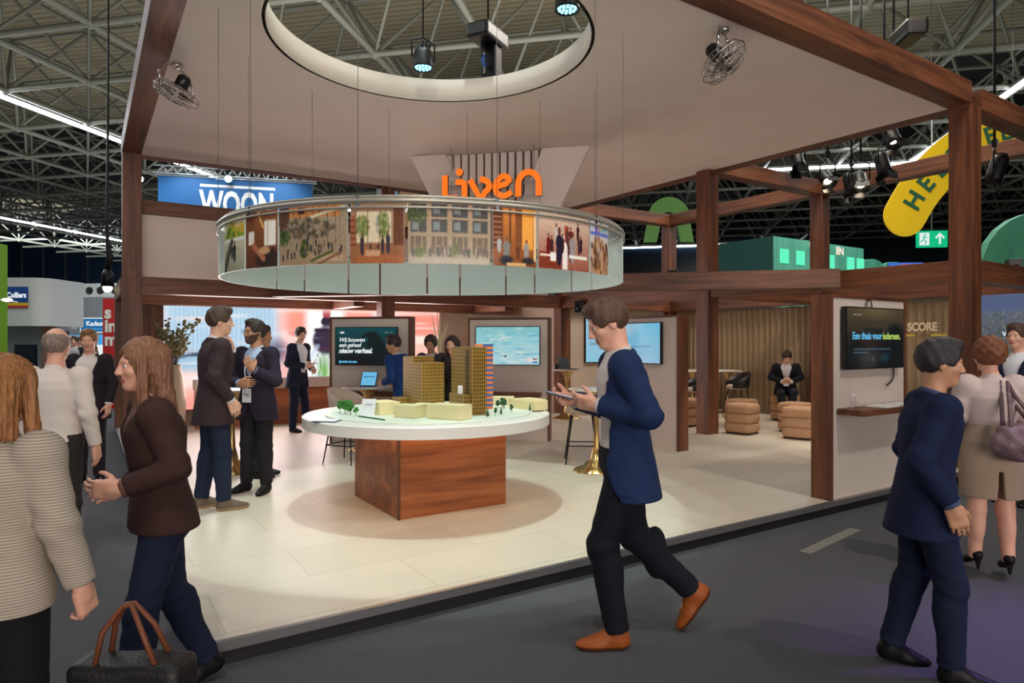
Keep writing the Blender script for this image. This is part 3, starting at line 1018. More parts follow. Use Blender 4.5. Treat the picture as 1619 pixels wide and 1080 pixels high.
        for k in range(16):
            cv.figure(.06 + .88 * NPR.rand(), .10 + .45 * NPR.rand(), .36, [(54, 46, 60), (90, 60, 60), (186, 176, 170), (74, 50, 50), (110, 40, 40)][k % 5], (110, 76, 62), .26)
        cv.figure(.36, .05, .72, (50, 44, 60), (96, 62, 50), .24)
        cv.figure(.62, .12, .60, (150, 140, 140), (96, 62, 50), .3)
        cv.rect(.02, .22, .30, .26, (226, 206, 190), .02)
        cv.rect(.55, .22, .95, .28, (236, 226, 216), .02)
        cv.rect(.20, .14, .30, .30, (240, 236, 228), .02)
    elif kind == 'rocks':
        cv = Canvas(50, 56, (176, 140, 110), (200, 206, 220))
        cv.rect(0, .74, 1, .80, (90, 110, 190), .03)
        cv.ell(.35, .86, .16, .10, (110, 80, 170), .4)
        cv.leaves(.5, .35, .5, .34, 90, [(150, 112, 84), (110, 84, 66), (190, 160, 130), (90, 66, 54), (206, 140, 90)], .07)
        cv.leaves(.6, .92, .3, .08, 20, [(220, 200, 140), (120, 160, 170)], .06)
    cv.c = np.clip(cv.c * 1.18 - .06, 0, 1)
    cv.noise(.10)
    return cv
def ring_panel(a0, a1, kind):
    pad = 0.006
    a0, a1 = base_a + a0 + pad, base_a + a1 - pad
    h = 0.40
    if kind in ('back', 'clear'):
        nx = max(3, int((a1 - a0) / .06))
        vs, fs = [], []
        for i in range(nx + 1):
            a = a0 + (a1 - a0) * i / nx
            for rr in (RR, RR - .012):
                x, y = rr * math.cos(a), rr * math.sin(a)
                vs += [(x, y, tilt(x, y)), (x, y, tilt(x, y) + h)]
        for i in range(nx):
            p, q = i * 4, i * 4 + 4
            fs += [(p, q, q + 1, p + 1), (q + 2, p + 2, p + 3, q + 3), (p + 1, q + 1, q + 3, p + 3), (q, p, p + 2, q + 2)]
        fs += [(0, 1, 3, 2), (nx * 4 + 1, nx * 4, nx * 4 + 2, nx * 4 + 3)]
        obj('glass_panel', MB().add(vs, fs, 0, False), M.frost if kind == 'back' else M.clear, ring)
        return
    cv = pic(kind)
    def fn(u, v):
        a = a0 + (a1 - a0) * u
        x, y = RR * math.cos(a), RR * math.sin(a)
        return (x, y, tilt(x, y) + v * h)
    me = picture_grid(cv.nx, cv.ny, fn, cv.c)
    o = link('picture_panel', me, [M.print_, M.frost], ring)
    so = o.modifiers.new('thickness', 'SOLIDIFY')
    so.thickness = .012
    so.offset = -1.0
    so.material_offset = 1
    so.material_offset_rim = 1
    return o
# angles counted from the side that faces the aisle, anticlockwise seen from above
FR = [-1.28, -1.057, -.826, -.611, -.297, -.081, .239, .438, .743, .918, 1.28]
KI = ['clear', 'river', 'room', 'street', 'hall', 'facade', 'study', 'cafe', 'rocks', 'clear']
for k in range(10):
    ring_panel(FR[k], FR[k + 1], KI[k])
BK = [1.28, 1.638, 1.882, 2.082, 2.391, 2.607, 2.929, 3.15, 3.464, 3.677, 3.988, 4.203, 4.529, 4.761, 5.003]
for k in range(14):
    ring_panel(BK[k], BK[k + 1], 'back')
M.rail = mat_base('ring_rail_metal', srgb(176, 170, 158), 0.35, 0.6)[0]
def ring_rail(r, z, rad, w=None):
    vs, fs = [], []
    n_ = 128
    for k in range(n_):
        a = 2 * PI * k / n_
        for q in range(6):
            b_ = 2 * PI * q / 6
            x, y = (r + rad * math.cos(b_)) * math.cos(a), (r + rad * math.cos(b_)) * math.sin(a)
            vs.append((x, y, z + tilt(x, y) + rad * 1.3 * math.sin(b_)))
    for k in range(n_):
        for q in range(6):
            k2, q2 = (k + 1) % n_, (q + 1) % 6
            fs.append((k * 6 + q, k2 * 6 + q, k2 * 6 + q2, k * 6 + q2))
    return MB().add(vs, fs, 0, True)
obj('rail', ring_rail(RR + .004, .418, .014), M.rail, ring)
obj('rail', ring_rail(RR + .01, .372, .007), M.rail, ring)
obj('rail', ring_rail(RR - .02, .45, .008), M.rail, ring)
M.wire = mat_base('thin_wire', srgb(120, 112, 108), 0.4, 0.8)[0]
for k in range(12):
    a = base_a + PI / 12 + k * PI / 6
    x, y = RR * math.cos(a), RR * math.sin(a)
    obj('wire', MB().tube([(x, y, .42), (x, y, ZC - 2.162)], .0022, 4), M.wire, ring)
    obj('clip', MB().box((-.012, -.004, .35), (.012, .004, .43), 0, Matrix.Translation((x * 1.005, y * 1.005, 0)) @ Matrix.Rotation(a + PI / 2, 4, 'Z')), M.chrome, ring)

# ================================================================ hanging name sign on its flared slatted backing
sg = thing('sign_backing', 'flared taupe backing panel with dark slat gaps under the canopy', 'panel', (5.11, 8.22, ZC), R45)
TW, BWd, SH = 1.34, 0.62, 1.45
M.slatgap = mat_wood('walnut_dark', 2, (40, 22, 14), (74, 40, 26), (100, 58, 36))
sb_ = MB()
def trap(x0, x1, x2, x3, y0, y1, z0, z1, mi=0):      # top x0..x1, bottom x2..x3
    sb_.add([(x2, y0, z0), (x3, y0, z0), (x3, y1, z0), (x2, y1, z0), (x0, y0, z1), (x1, y0, z1), (x1, y1, z1), (x0, y1, z1)],
            [(0, 3, 2, 1), (4, 5, 6, 7), (0, 1, 5, 4), (1, 2, 6, 5), (2, 3, 7, 6), (3, 0, 4, 7)], mi)
trap(-TW, -.80, -BWd, -.10, -.10, .05, -SH, -0.006)
trap(.66, TW, .06, BWd, -.10, .05, -SH, -0.006)
obj('side_panel', sb_, M.canopy, sg)
sl = MB().box((-.90, .06, -SH), (.90, .09, -0.006))
obj('slat_board', sl, M.slatgap, sg)
s2 = MB()
for k in range(13):
    x = -.80 + k * .118
    s2.box((x, -.02, -SH + .02), (x + .085, .058, -0.008))
obj('slats', s2, M.canopy, sg)

M.orange, nt, b = mat_base('sign_orange', srgb(255, 122, 28), 0.45)
b.inputs['Emission Color'].default_value = srgb(255, 118, 24)
b.inputs['Emission Strength'].default_value = 0.5
M.signside = mat_base('sign_side', srgb(120, 50, 18), 0.5)[0]
logo = thing('name_sign', 'glowing orange word in rounded letters hanging in front of the slats', 'sign', (4.80, 7.93, 3.80), R45)
def stroke(mb_, pts, w, d=0.05):
    """thick rounded stroke, pts in sign units (x right, z up), extruded in y"""
    pts = [Vector((p[0], p[1])) for p in pts]
    L, Rr = [], []
    for i, p in enumerate(pts):
        if i == 0:
            t = pts[1] - p
        elif i == len(pts) - 1:
            t = p - pts[i - 1]
        else:
            t = (pts[i + 1] - p).normalized() + (p - pts[i - 1]).normalized()
        t.normalize()
        n_ = Vector((-t.y, t.x))
        L.append(p + n_ * w / 2)
        Rr.append(p - n_ * w / 2)
    nn = len(pts)
    vs = []
    for y in (-d, 0):
        vs += [(q.x, y, q.y) for q in L] + [(q.x, y, q.y) for q in Rr]
    fs, mi = [], []
    for i in range(nn - 1):
        fs.append((i, i + 1, nn + i + 1, nn + i)); mi.append(0)
        o_ = 2 * nn
        fs.append((o_ + i, o_ + nn + i, o_ + nn + i + 1, o_ + i + 1)); mi.append(1)
        fs.append((i, o_ + i, o_ + i + 1, i + 1)); mi.append(1)
        fs.append((nn + i, nn + i + 1, o_ + nn + i + 1, o_ + nn + i)); mi.append(1)
    for i in (0, nn - 1):
        fs.append((i, nn + i, 2 * nn + nn + i, 2 * nn + i)); mi.append(1)
    k0 = len(mb_.f)
    mb_.add(vs, fs)
    mb_.mi[k0:] = mi
def arc(cx, cy, rx, ry, a0, a1, n_=14):
    return [(cx + rx * math.cos(math.radians(a0 + (a1 - a0) * i / n_)), cy + ry * math.sin(math.radians(a0 + (a1 - a0) * i / n_))) for i in range(n_ + 1)]
# letters drawn in units of the sign, z = 0 at the letters' foot line, width about 1.45 m
def letter(strokes, w, dots=()):
    mb_ = MB()
    for s_ in strokes:
        stroke(mb_, s_, w)
    for (x, z, r) in dots:
        k0 = len(mb_.f)
        mb_.prism([(x + r * math.cos(2 * PI * k / 24), z + r * math.sin(2 * PI * k / 24)) for k in range(24)], 0, .05, 1, Matrix.Rotation(PI / 2, 4, 'X'))
        mb_.mi[k0 + 1] = 0
    obj('letter', mb_, [M.orange, M.signside], logo, (-.715, 0, -.19))
letter([[(.045, .37), (.045, .12)] + arc(.12, .12, .075, .08, 180, 270) + [(.235, .04)]], .085)
letter([[(.205, .265), (.27, .265)] + arc(.27, .20, .068, .065, 90, 0) + [(.338, .0), (.338, -.06)]], .085, [(.262, .405, .052)])
letter([[(.415, .29), (.55, .045)] + [(.60, .045)] + arc(.53, .19, .165, .105, -50, 60) + [(.56, .29)]], .085)
letter([[(.80, .175), (.93, .205)] + arc(.905, .25, .075, .065, 0, 150, 10) + arc(.90, .165, .115, .125, 140, 300, 14) + [(1.02, .09)]], .08)
letter([[(1.11, .02), (1.11, .17)] + arc(1.255, .19, .145, .165, 180, 0, 18) + [(1.40, .02)]], .085)
obj('mounting_bar', MB().box((-.62, .005, .03), (.66, .03, .045)).box((-.62, .005, -.16), (.66, .03, -.145)), M.chrome, logo)
for x in (-.6, .6):
    obj('hanging_rod', MB().tube([(x, .04, -.15), (x, .04, ZC - 3.812)], .006, 6), M.chrome, logo)
# ================================================================ round model table
TC = (2.72, 5.64)
mt = thing('model_table', 'round white table on a square walnut base carrying the city model', 'table', (TC[0], TC[1], 0.12))
bw = MB().box((-.53, -.53, 0), (.53, .53, .72), 0, None, .004)
obj('base', bw, M.base_wood, mt)
obj('corner_edge', MB().box((-.535, -.535, 0), (-.515, -.515, .70)), M.wz, mt)
obj('top', MB().lathe([(0, .72), (1.10, .72), (1.14, .73), (1.14, .818), (1.13, .826), (0, .826)], 96, smooth=False), M.white, mt)
M.glow = mat_emit('warm_strip_glow', (1.0, 0.58, 0.26, 1), 16.0)
gl = MB()
for (a, b_) in (((-.545, -.545, .700), (.545, -.533, .712)), ((-.545, .533, .700), (.545, .545, .712)), ((-.545, -.533, .700), (-.533, .533, .712)), ((.533, -.533, .700), (.545, .533, .712))):
    gl.box(a, b_)
obj('light_strip', gl, M.glow, mt)
M.plate = mat_base('model_plate', srgb(226, 236, 222), 0.4)[0]
ZP = 0.958
solo('model_baseplate', MB().lathe([(0, 0), (.965, 0), (.965, .010), (0, .010)], 96, smooth=False), M.plate, 'thin pale disc lying on the round table beneath the model city', 'model base', (TC[0] + .02, TC[1], .9475))

# gold model towers: ribbed and floored facade
m, nt, b = mat_base('model_gold', srgb(150, 116, 48), 0.38, 0.35)
tc = nd(nt, 'ShaderNodeTexCoord')
sx = nd(nt, 'ShaderNodeSeparateXYZ')
nt.links.new(tc.outputs['Object'], sx.inputs[0])
ad = nd(nt, 'ShaderNodeMath', operation='ADD')
nt.links.new(sx.outputs['X'], ad.inputs[0])
nt.links.new(sx.outputs['Y'], ad.inputs[1])
def rib(src, freq, th):
    a = nd(nt, 'ShaderNodeMath', operation='MULTIPLY')
    a.inputs[1].default_value = freq
    nt.links.new(src, a.inputs[0])
    f = nd(nt, 'ShaderNodeMath', operation='FRACT')
    nt.links.new(a.outputs[0], f.inputs[0])
    g = nd(nt, 'ShaderNodeMath', operation='LESS_THAN')
    g.inputs[1].default_value = th
    nt.links.new(f.outputs[0], g.inputs[0])
    return g.outputs[0]
r1 = rib(ad.outputs[0], 46.0, .42)
r2 = rib(sx.outputs['Z'], 30.0, .24)
mxm = nd(nt, 'ShaderNodeMath', operation='ADD')
nt.links.new(r1, mxm.inputs[0])
nt.links.new(r2, mxm.inputs[1])
cr = nd(nt, 'ShaderNodeValToRGB')
cr.color_ramp.elements[0].color = srgb(104, 78, 32)
cr.color_ramp.elements[1].color = srgb(190, 152, 76)
nt.links.new(mxm.outputs[0], cr.inputs['Fac'])
nt.links.new(cr.outputs['Color'], b.inputs['Base Color'])
M.modelgold = m
M.modeldark = mat_base('model_slot', srgb(46, 26, 12), 0.5)[0]
M.cream = mat_base('model_cream', srgb(240, 228, 176), 0.5)[0]
M.m_orange = mat_base('model_orange', srgb(238, 130, 50), 0.5)[0]
M.m_blue = mat_base('model_blue', srgb(50, 96, 170), 0.5)[0]
def model_building(name, x, y, wx, wy, h, mat, label, rot=0.0, extra=None, cat='model building'):
    """(x,y) = nearest corner, block runs +x and +y from there"""
    t = thing(name, label, cat, (x, y, ZP), rot)
    obj('block', MB().box((0, 0, 0), (wx, wy, h), 0, None, .002), mat, t)
    if extra:
        extra(t)
    return t
model_building('model_tower', 2.79, 5.93, .245, .30, .445, M.modelgold, 'shorter gold model tower block in front of its taller twin')
model_building('model_tower', 2.845, 6.26, .24, .26, .50, M.modelgold, 'taller gold model tower block at the back left of the city model')
model_building('model_tower', 2.70, 6.27, .12, .20, .075, M.modelgold, 'low gold model block left of the twin gold towers')
def slots(t):
    d_ = MB()
    for k in range(23):
        z = .10 + k * .021
        d_.box((-.004, .055, z), (.02, .125, z + .012))
    obj('balcony_slot', d_, M.modeldark, t, label='dark balcony slots')
    obj('roof_edge', MB().box((0, 0, .598), (.145, .40, .604)), M.modelgold, t)
model_building('model_tower', 2.875, 5.075, .145, .40, .598, M.modelgold, 'tallest gold model tower with a column of dark balcony slots', 0, slots)
model_building('model_tower', 2.80, 5.10, .07, .27, .185, M.modelgold, 'low gold model podium at the foot of the tallest gold tower')
st = MB()
for k in range(26):
    z = k * .0242
    st.box((0, 0, z), (.10, .05, z + .0242), k % 2)
st.box((-.075, 0, .605), (0, .05, .629), 0)
solo('model_tower', st, [M.m_orange, M.m_blue], 'orange and blue striped model tower behind the tallest gold tower', 'model building', (3.235, 5.50, ZP), -.30)
def face_block(p0, p1, depth, h, label):
    a = math.atan2(p1[1] - p0[1], p1[0] - p0[0])
    L = math.hypot(p1[0] - p0[0], p1[1] - p0[1])
    t = thing('model_block', label, 'model building', (p0[0], p0[1], ZP), a)
    obj('block', MB().box((0, 0, 0), (L, depth, h), 0, None, .003), M.cream, t)
    return t
face_block((2.228, 5.30), (2.345, 5.125), .17, .108, 'left of two small cream model blocks near the table front')
face_block((2.43, 5.33), (2.53, 5.255), .14, .102, 'small cream model block wedged between two larger cream blocks')
face_block((2.425, 5.075), (2.585, 4.775), .19, .122, 'largest cream model block at the front edge of the city model')
model_building('model_block', 2.183, 5.515, .20, .30, .11, M.cream, 'cream model block behind the leaning white card')
def stepped(t):
    obj('roof_block', MB().box((.02, .02, .088), (.16, .26, .102)), M.cream, t)
model_building('model_block', 3.558, 5.09, .17, .38, .090, M.cream, 'cream model block with a stepped roof at the right of the table', .12, stepped)
face_block((3.36, 5.88), (3.70, 5.66), .14, .085, 'flat cream model block behind the striped tower')
M.leaf = mat_noise('model_leaf', srgb(38, 92, 34), srgb(70, 140, 56), 60, 0.8)
M.leafd = mat_noise('model_leaf_dark', srgb(24, 66, 40), srgb(46, 96, 56), 60, 0.8)
M.bark = mat_base('model_trunk', srgb(70, 50, 34), 0.8)[0]
RND = random.Random(11)
def leafy(x, y, h, label, r=None, dark=False, group=None):
    t = thing('model_tree', label, 'model tree', (x, y, ZP), RND.uniform(0, 6), group)
    r = r or h * .30
    obj('trunk', MB().tube([(0, 0, 0), (0, 0, h * .5)], .0025, 5), M.bark, t)
    c_ = MB()
    for k in range(9):
        a = RND.uniform(0, 6.28)
        q = RND.uniform(0, .6) * r
        c_.ico((q * math.cos(a), q * math.sin(a), h * RND.uniform(.42, .88)), r * RND.uniform(.40, .62), 1, 0, (1, 1, 1), None, .25, RND)
    obj('crown', c_, M.leafd if dark else M.leaf, t)
    return t
def conifer(x, y, h, label):
    t = thing('model_tree', label, 'model tree', (x, y, ZP))
    obj('trunk', MB().tube([(0, 0, 0), (0, 0, h * .3)], .003, 5), M.bark, t)
    c_ = MB()
    for k in range(4):
        z = h * (.16 + .2 * k)
        c_.lathe([(h * (.25 - .05 * k), z), (h * (.13 - .03 * k), z + h * .10), (.0005, z + h * .27)], 9, smooth=False)
    obj('crown', c_, M.leafd, t)
leafy(1.962, 5.785, .125, 'tallest green model tree at the left rim of the city model', .045)
leafy(1.985, 5.70, .11, 'green model tree just in front of the tallest left model tree')
leafy(1.99, 5.575, .085, 'smallest green model tree next to the leaning white card')
leafy(1.955, 5.90, .115, 'green model tree farthest left at the table rim')
leafy(2.06, 5.94, .12, 'green model tree at the back of the left grove')
leafy(3.08, 6.10, .085, 'dark round model tree between the gold towers', .045, True)
conifer(2.909, 4.868, .085, 'tall dark model conifer right at the foot of the gold tower')
leafy(3.015, 4.916, .085, 'leafy model tree between the two front conifers', .022, True)
conifer(3.111, 4.974, .075, 'second model conifer right of the gold tower')
leafy(3.277, 5.055, .078, 'slim leafy model tree in front of the stepped cream block', .02, True)
conifer(3.51, 5.10, .072, 'small model conifer farthest right on the table')
for k, (x, y) in enumerate(((3.38, 5.46), (3.43, 5.44), (3.48, 5.50), (3.50, 5.56), (3.75, 5.60), (3.78, 5.52))):
    leafy(x, y, .085 + .01 * (k % 2), ['leafy model tree touching the striped tower', 'second leafy model tree right of the striped tower', 'third leafy model tree right of the striped tower', 'fourth leafy model tree right of the striped tower', 'model tree behind the stepped cream block', 'rearmost model tree at the right of the table'][k], .032, True)
hd = MB().box((0, -.006, 0), (.40, .006, .010), 0, None, .002)
solo('floor_tape', MB().box((0, -.045, 0), (.95, .045, .002)), mat_base('grey_tape', srgb(128, 124, 120), .8)[0], 'pale strip of tape stuck on the dark carpet at right', 'tape', (4.60, 2.99, 0.001), .15)
solo('model_hedge', hd, M.leafd, 'thin green model hedge strip before the leaning card', 'model hedge', (1.994, 5.52, ZP), math.atan2(5.137 - 5.52, 2.072 - 1.994))
M.paper = mat_base('white_paper', srgb(236, 238, 242), 0.6)[0]
cd = thing('info_card', 'white text card leaning on the cream block behind the left trees', 'card', (2.09, 5.57, ZP), -PI / 4)
cm = Matrix.Rotation(-.32, 4, 'X')
obj('sheet', MB().box((-.065, 0, 0), (.065, .004, .15), 0, cm), M.paper, cd)
me = text_mesh('MODEL', .02, .0005)
me.transform(cm @ Matrix.Translation((-.03, -.002, .09)))
link('lettering', me, M.txt_grey, cd)
solo('info_card', MB().box((-.022, 0, 0), (.022, .003, .075)), M.paper, 'small blank white card standing on the gold podium', 'card', (2.80, 5.16, ZP + .187), -PI / 4)
bk = thing('brochure', 'open brochure lying at the left edge of the round table', 'brochure', (1.682, 5.425, .9475), -.70)
obj('pages', MB().box((-.10, -.07, .006), (.10, .07, .013), 0, None, .002), M.paper, bk)
obj('cover', MB().box((-.105, -.073, 0), (.105, .073, .006)), mat_base('brochure_cover', srgb(60, 74, 90), 0.5)[0], bk)

# ================================================================ serving counter
ct = thing('counter', 'long walnut serving counter with a beige top before the video wall', 'counter', (1.6, 12.30, 0.12))
obj('front', MB().box((0, 0.02, 0), (4.8, .40, .66)), M.base_wood, ct)
obj('worktop', MB().box((-.02, 0, .66), (4.82, .42, .83), 0, None, .004), M.beige2, ct)
tap = thing('coffee_tap', 'black curved coffee tap on the counter beside the teal screen wall', 'tap', (4.08, 12.50, .95), 0)
obj('spout', MB().tube([(0, 0, 0), (0, 0, .22), (.03, 0, .27), (.09, 0, .28), (.14, 0, .27), (.15, 0, .22)], .016, 8), M.blackmetal, tap)
obj('body', MB().box((-.06, -.05, 0), (.20, .05, .05), 0, None, .008), M.blackmetal, tap)
obj('handle', MB().box((.16, -.015, .16), (.22, .015, .24), 0, None, .006), M.chrome, tap)
cupp = None
for k, (x, y) in enumerate(((3.22, 12.40), (3.33, 12.46), (3.42, 12.38))):
    if cupp is None:
        cupp = thing('coffee_cup', 'first white coffee cup on the counter left of the man', 'cup', (x, y, .951), 0, 'coffee cups on the counter')
        obj('bowl', MB().lathe([(.028, 0), (.042, .03), (.046, .09), (.042, .088), (.036, .02), (0, .012)], 20), M.white, cupp)
        obj('handle', MB().tube([(.044, 0, .07), (.072, 0, .066), (.072, 0, .034), (.042, 0, .03)], .006, 6), M.white, cupp)
    else:
        dup(cupp, (x, y, .951), k, 'white coffee cup on the counter, ' + ('middle' if k == 1 else 'nearest the man') + ' of the row')
# vase with loose branches
M.vase = mat_base('vase_clay', srgb(180, 160, 140), 0.6)[0]
M.olive = mat_noise('olive_leaf', srgb(70, 74, 40), srgb(134, 128, 80), 30, 0.7)
vz = thing('plant_vase', 'vase of loose olive branches at the left end of the counter', 'plant', (1.24, 12.10, .12))
obj('vase', MB().lathe([(.10, 0), (.15, .1), (.17, .5), (.12, .95), (.09, 1.05), (.10, 1.12), (.085, 1.12), (.08, 1.0)], 24), M.vase, vz)
br_, lf_ = MB(), MB()
for k in range(16):
    a = RND.uniform(0, 6.28)
    q = RND.uniform(.12, .36)
    h_ = RND.uniform(1.45, 1.95)
    e_ = (q * math.cos(a), q * math.sin(a) * .8, h_)
    br_.tube([(0, 0, 1.0), (q * .3 * math.cos(a), q * .3 * math.sin(a), 1.35), e_], .005, 5)
    for _ in range(16):
        t_ = RND.uniform(.3, 1)
        c_ = (e_[0] * t_ + RND.uniform(-.06, .06), e_[1] * t_ + RND.uniform(-.06, .06), 1.2 + (h_ - 1.2) * t_ + RND.uniform(-.05, .05))
        lf_.ico(c_, .03, 1, 0, (1.0, .5, RND.uniform(.4, 1.3)), None, 0, RND)
obj('branches', br_, M.bark, vz)
lv = obj('foliage', lf_, M.olive, vz)
# dry grass in a vase left of the map screen
gz = thing('grass_vase', 'tall vase of pale dried grass at the left edge of the map screen wall', 'plant', (4.75, 9.45, .12))
obj('vase', MB().lathe([(.08, 0), (.13, .15), (.14, .6), (.08, 1.1), (.06, 1.25), (.05, 1.25)], 20), M.vase, gz)
gr_ = MB()
for k in range(16):
    a = RND.uniform(0, 6.28)
    q = RND.uniform(.03, .16)
    h_ = RND.uniform(1.6, 2.0)
    gr_.tube([(0, 0, 1.1), (q * .3 * math.cos(a), q * .3 * math.sin(a), 1.5), (q * math.cos(a), q * math.sin(a), h_)], [.003, .008, .002], 5)
obj('grass_stems', gr_, mat_base('dry_grass', srgb(206, 196, 160), 0.8)[0], gz)

# ================================================================ bar tables on brass trumpet feet
def bar_table(loc, top_h, r, label, ridged=True):
    t = thing('bar_table', label, 'table', loc, 0, 'bar tables on brass trumpet feet')
    obj('tabletop', MB().lathe([(0, top_h - .02), (r - .015, top_h - .02), (r, top_h - .01), (r, top_h), (0, top_h)], 48, smooth=False), M.marble, t)
    prof = [(.27, 0), (.265, .012), (.16, .05), (.07, .14), (.035, .28), (.026, .5), (.03, top_h * .72), (.07, top_h * .88), (.15, top_h - .022)]
    vs, fs = [], []
    n_ = 48
    for (q, z) in prof:
        for k in range(n_):
            a = 2 * PI * k / n_
            w = 1 + (.04 * math.cos(12 * a) if ridged else 0)
            vs.append((q * w * math.cos(a), q * w * math.sin(a), z))
    for i in range(len(prof) - 1):
        for k in range(n_):
            k2 = (k + 1) % n_
            fs.append((i * n_ + k, i * n_ + k2, (i + 1) * n_ + k2, (i + 1) * n_ + k))
    fs.append(tuple(range(n_))[::-1])
    obj('trumpet_foot', MB().add(vs, fs, 0, True), M.gold, t)
    return t
bar_table((4.97, 5.86, .12), .95, .33, 'round bar table with papers behind the walking man')
bar_table((7.90, 10.20, .12), .96, .31, 'round bar table carrying a laptop beside the map screen wall')
bar_table((3.30, 8.75, .12), .87, .36, 'round bar table carrying a tablet in front of the teal screen')
bar_table((1.42, 8.10, .12), .95, .32, 'round bar table half hidden behind the two talking men')
bar_table((9.95, 3.95, .12), .95, .32, 'round bar table beyond the dark television wall at the stand edge')
# laptop
lp = thing('laptop', 'open black laptop on the bar table beside the map screen wall', 'laptop', (7.92, 10.17, 1.081), .2)
obj('keyboard_base', MB().box((-.16, -.11, 0), (.16, .11, .016), 0, None, .004), M.blackplastic, lp)
obj('lid', MB().box((-.16, 0, 0), (.16, .012, .21), 0, Matrix.Translation((0, .10, .014)) @ Matrix.Rotation(-.25, 4, 'X'), .003), M.blackplastic, lp)
solo('phone_speaker', MB().box((-.04, -.03, 0), (.04, .03, .10), 0, None, .008), M.blackplastic, 'small black box beside the open laptop', 'speaker', (7.70, 10.30, 1.081))
# tablet on stand
tb = thing('tablet', 'tablet with a light blue screen propped up on the bar table', 'tablet', (3.27, 8.72, .991), -.75)
tmx = Matrix.Translation((0, .02, .01)) @ Matrix.Rotation(-.45, 4, 'X')
obj('casing', MB().box((-.115, 0, 0), (.115, .010, .22), 0, tmx, .003), M.blackplastic, tb)
obj('screen', MB().box((-.105, -.002, .01), (.105, 0, .21), 0, tmx), mat_emit('tablet_glow', srgb(104, 176, 214), .85), tb)
obj('stand', MB().box((-.10, .0, 0), (.10, .13, .012)).box((-.08, .10, .01), (.08, .115, .12), 0, Matrix.Rotation(.2, 4, 'X')), M.blackplastic, tb)
for k, (x, y) in enumerate(((3.12, 8.86), (3.48, 8.62))):
    solo('leaflet', MB().box((-.09, -.06, 0), (.09, .06, .006)), mat_base('leaflet_orange', srgb(206, 130, 84), .6)[0] if k == 0 else M.paper, ('orange leaflet left of the tablet' if k == 0 else 'white leaflet right of the tablet'), 'leaflet', (x, y, .991), .4)
solo('leaflet', MB().box((-.11, -.08, 0), (.11, .08, .008)), M.paper, 'white papers on the bar table behind the walking man', 'leaflet', (4.95, 5.84, 1.071), .3)

# ================================================================ seating
M.seatcloth = mat_noise('seat_fabric', srgb(190, 174, 158), srgb(202, 186, 170), 40, 0.9)
M.shellblack = mat_base('chair_shell_black', srgb(20, 19, 20), 0.45)[0]
def bar_stool(loc, rot, label, shell, seat_h=.62, leg=True):
    t = thing('bar_stool', label, 'stool', loc, rot, 'counter stools')
    obj('seat', MB().lathe([(0, seat_h - .03), (.16, seat_h - .03), (.21, seat_h), (.215, seat_h + .03), (.18, seat_h + .055), (0, seat_h + .05)], 28), M.seatcloth, t)
    # wrap-around back: low at the front, high at the back
    vs, fs = [], []
    n_ = 26
    for inner in (0, 1):
        for k in range(n_ + 1):
            a = math.radians(-140 + 280 * k / n_) + PI / 2
            c_ = math.cos(math.radians(-140 + 280 * k / n_))
            h_ = .06 + .24 * max(0, .5 + .5 * c_) ** .8
            r0, r1 = (.215, .25) if not inner else (.195, .225)
            vs.append((r0 * math.cos(a), r0 * math.sin(a), seat_h - .01))
            vs.append((r1 * math.cos(a), r1 * math.sin(a), seat_h + h_))
    m_ = (n_ + 1) * 2
    for k in range(n_):
        p = 2 * k
        fs.append((p, p + 2, p + 3, p + 1))
        fs.append((m_ + p + 2, m_ + p, m_ + p + 1, m_ + p + 3))
        fs.append((p + 1, p + 3, m_ + p + 3, m_ + p + 1))
        fs.append((p + 2, p, m_ + p, m_ + p + 2))
    fs += [(0, 1, m_ + 1, m_), (2 * n_ + 1, 2 * n_, m_ + 2 * n_, m_ + 2 * n_ + 1)]
    o = obj('backrest', MB().add(vs, fs, 0, True), [shell, M.seatcloth], t)
    for (sx_, sy_) in ((-1, -1), (1, -1), (1, 1), (-1, 1)):
        obj('leg', MB().tube([(.13 * sx_, .13 * sy_, seat_h - .03), (.21 * sx_, .21 * sy_, 0)], [.013, .008], 6), M.blackmetal, t)
    z = seat_h * .36
    q = .185
    obj('footrest', MB().tube([(-q, -q, z), (q, -q, z), (q, q, z), (-q, q, z), (-q, -q, z)], .007, 6), M.blackmetal, t)
    return t
bar_stool((2.74, 7.98, .12), .6, 'pale upholstered bar stool behind the left of the model table', M.seatcloth)
bar_stool((5.18, 6.38, .12), -2.2, 'pale bar stool with black legs behind the walking man', M.seatcloth)
bar_stool((9.95, 8.75, .12), -1.9, 'black shelled bar stool left of the lounge post', M.shellblack, .56)
bar_stool((10.78, 8.45, .12), -2.0, 'black shelled bar stool between the lounge table and the sitting man', M.shellblack, .60)
bar_stool((10.55, 4.4, .12), 1.2, 'bar stool behind the dark television wall at the stand edge', M.shellblack)
# rectangular lounge table on two brass feet
def lounge_table(loc, rot, label, w=.58):
    lt = thing('lounge_table', label, 'table', loc, rot, 'high lounge tables')
    obj('tabletop', MB().box((-w, -.32, .88), (w, .32, .905), 0, None, .006), M.marble, lt)
    for s_ in (-1, 1):
        obj('leg', MB().lathe([(.19, 0), (.18, .012), (.09, .05), (.03, .14), (.022, .4), (.022, .66), (.05, .80), (.10, .88)], 28, 0, Matrix.Translation((s_ * w * .62, 0, 0))), M.gold, lt)
lounge_table((11.02, 9.33, .12), -.58, 'narrow high table on brass feet before the long curtain')
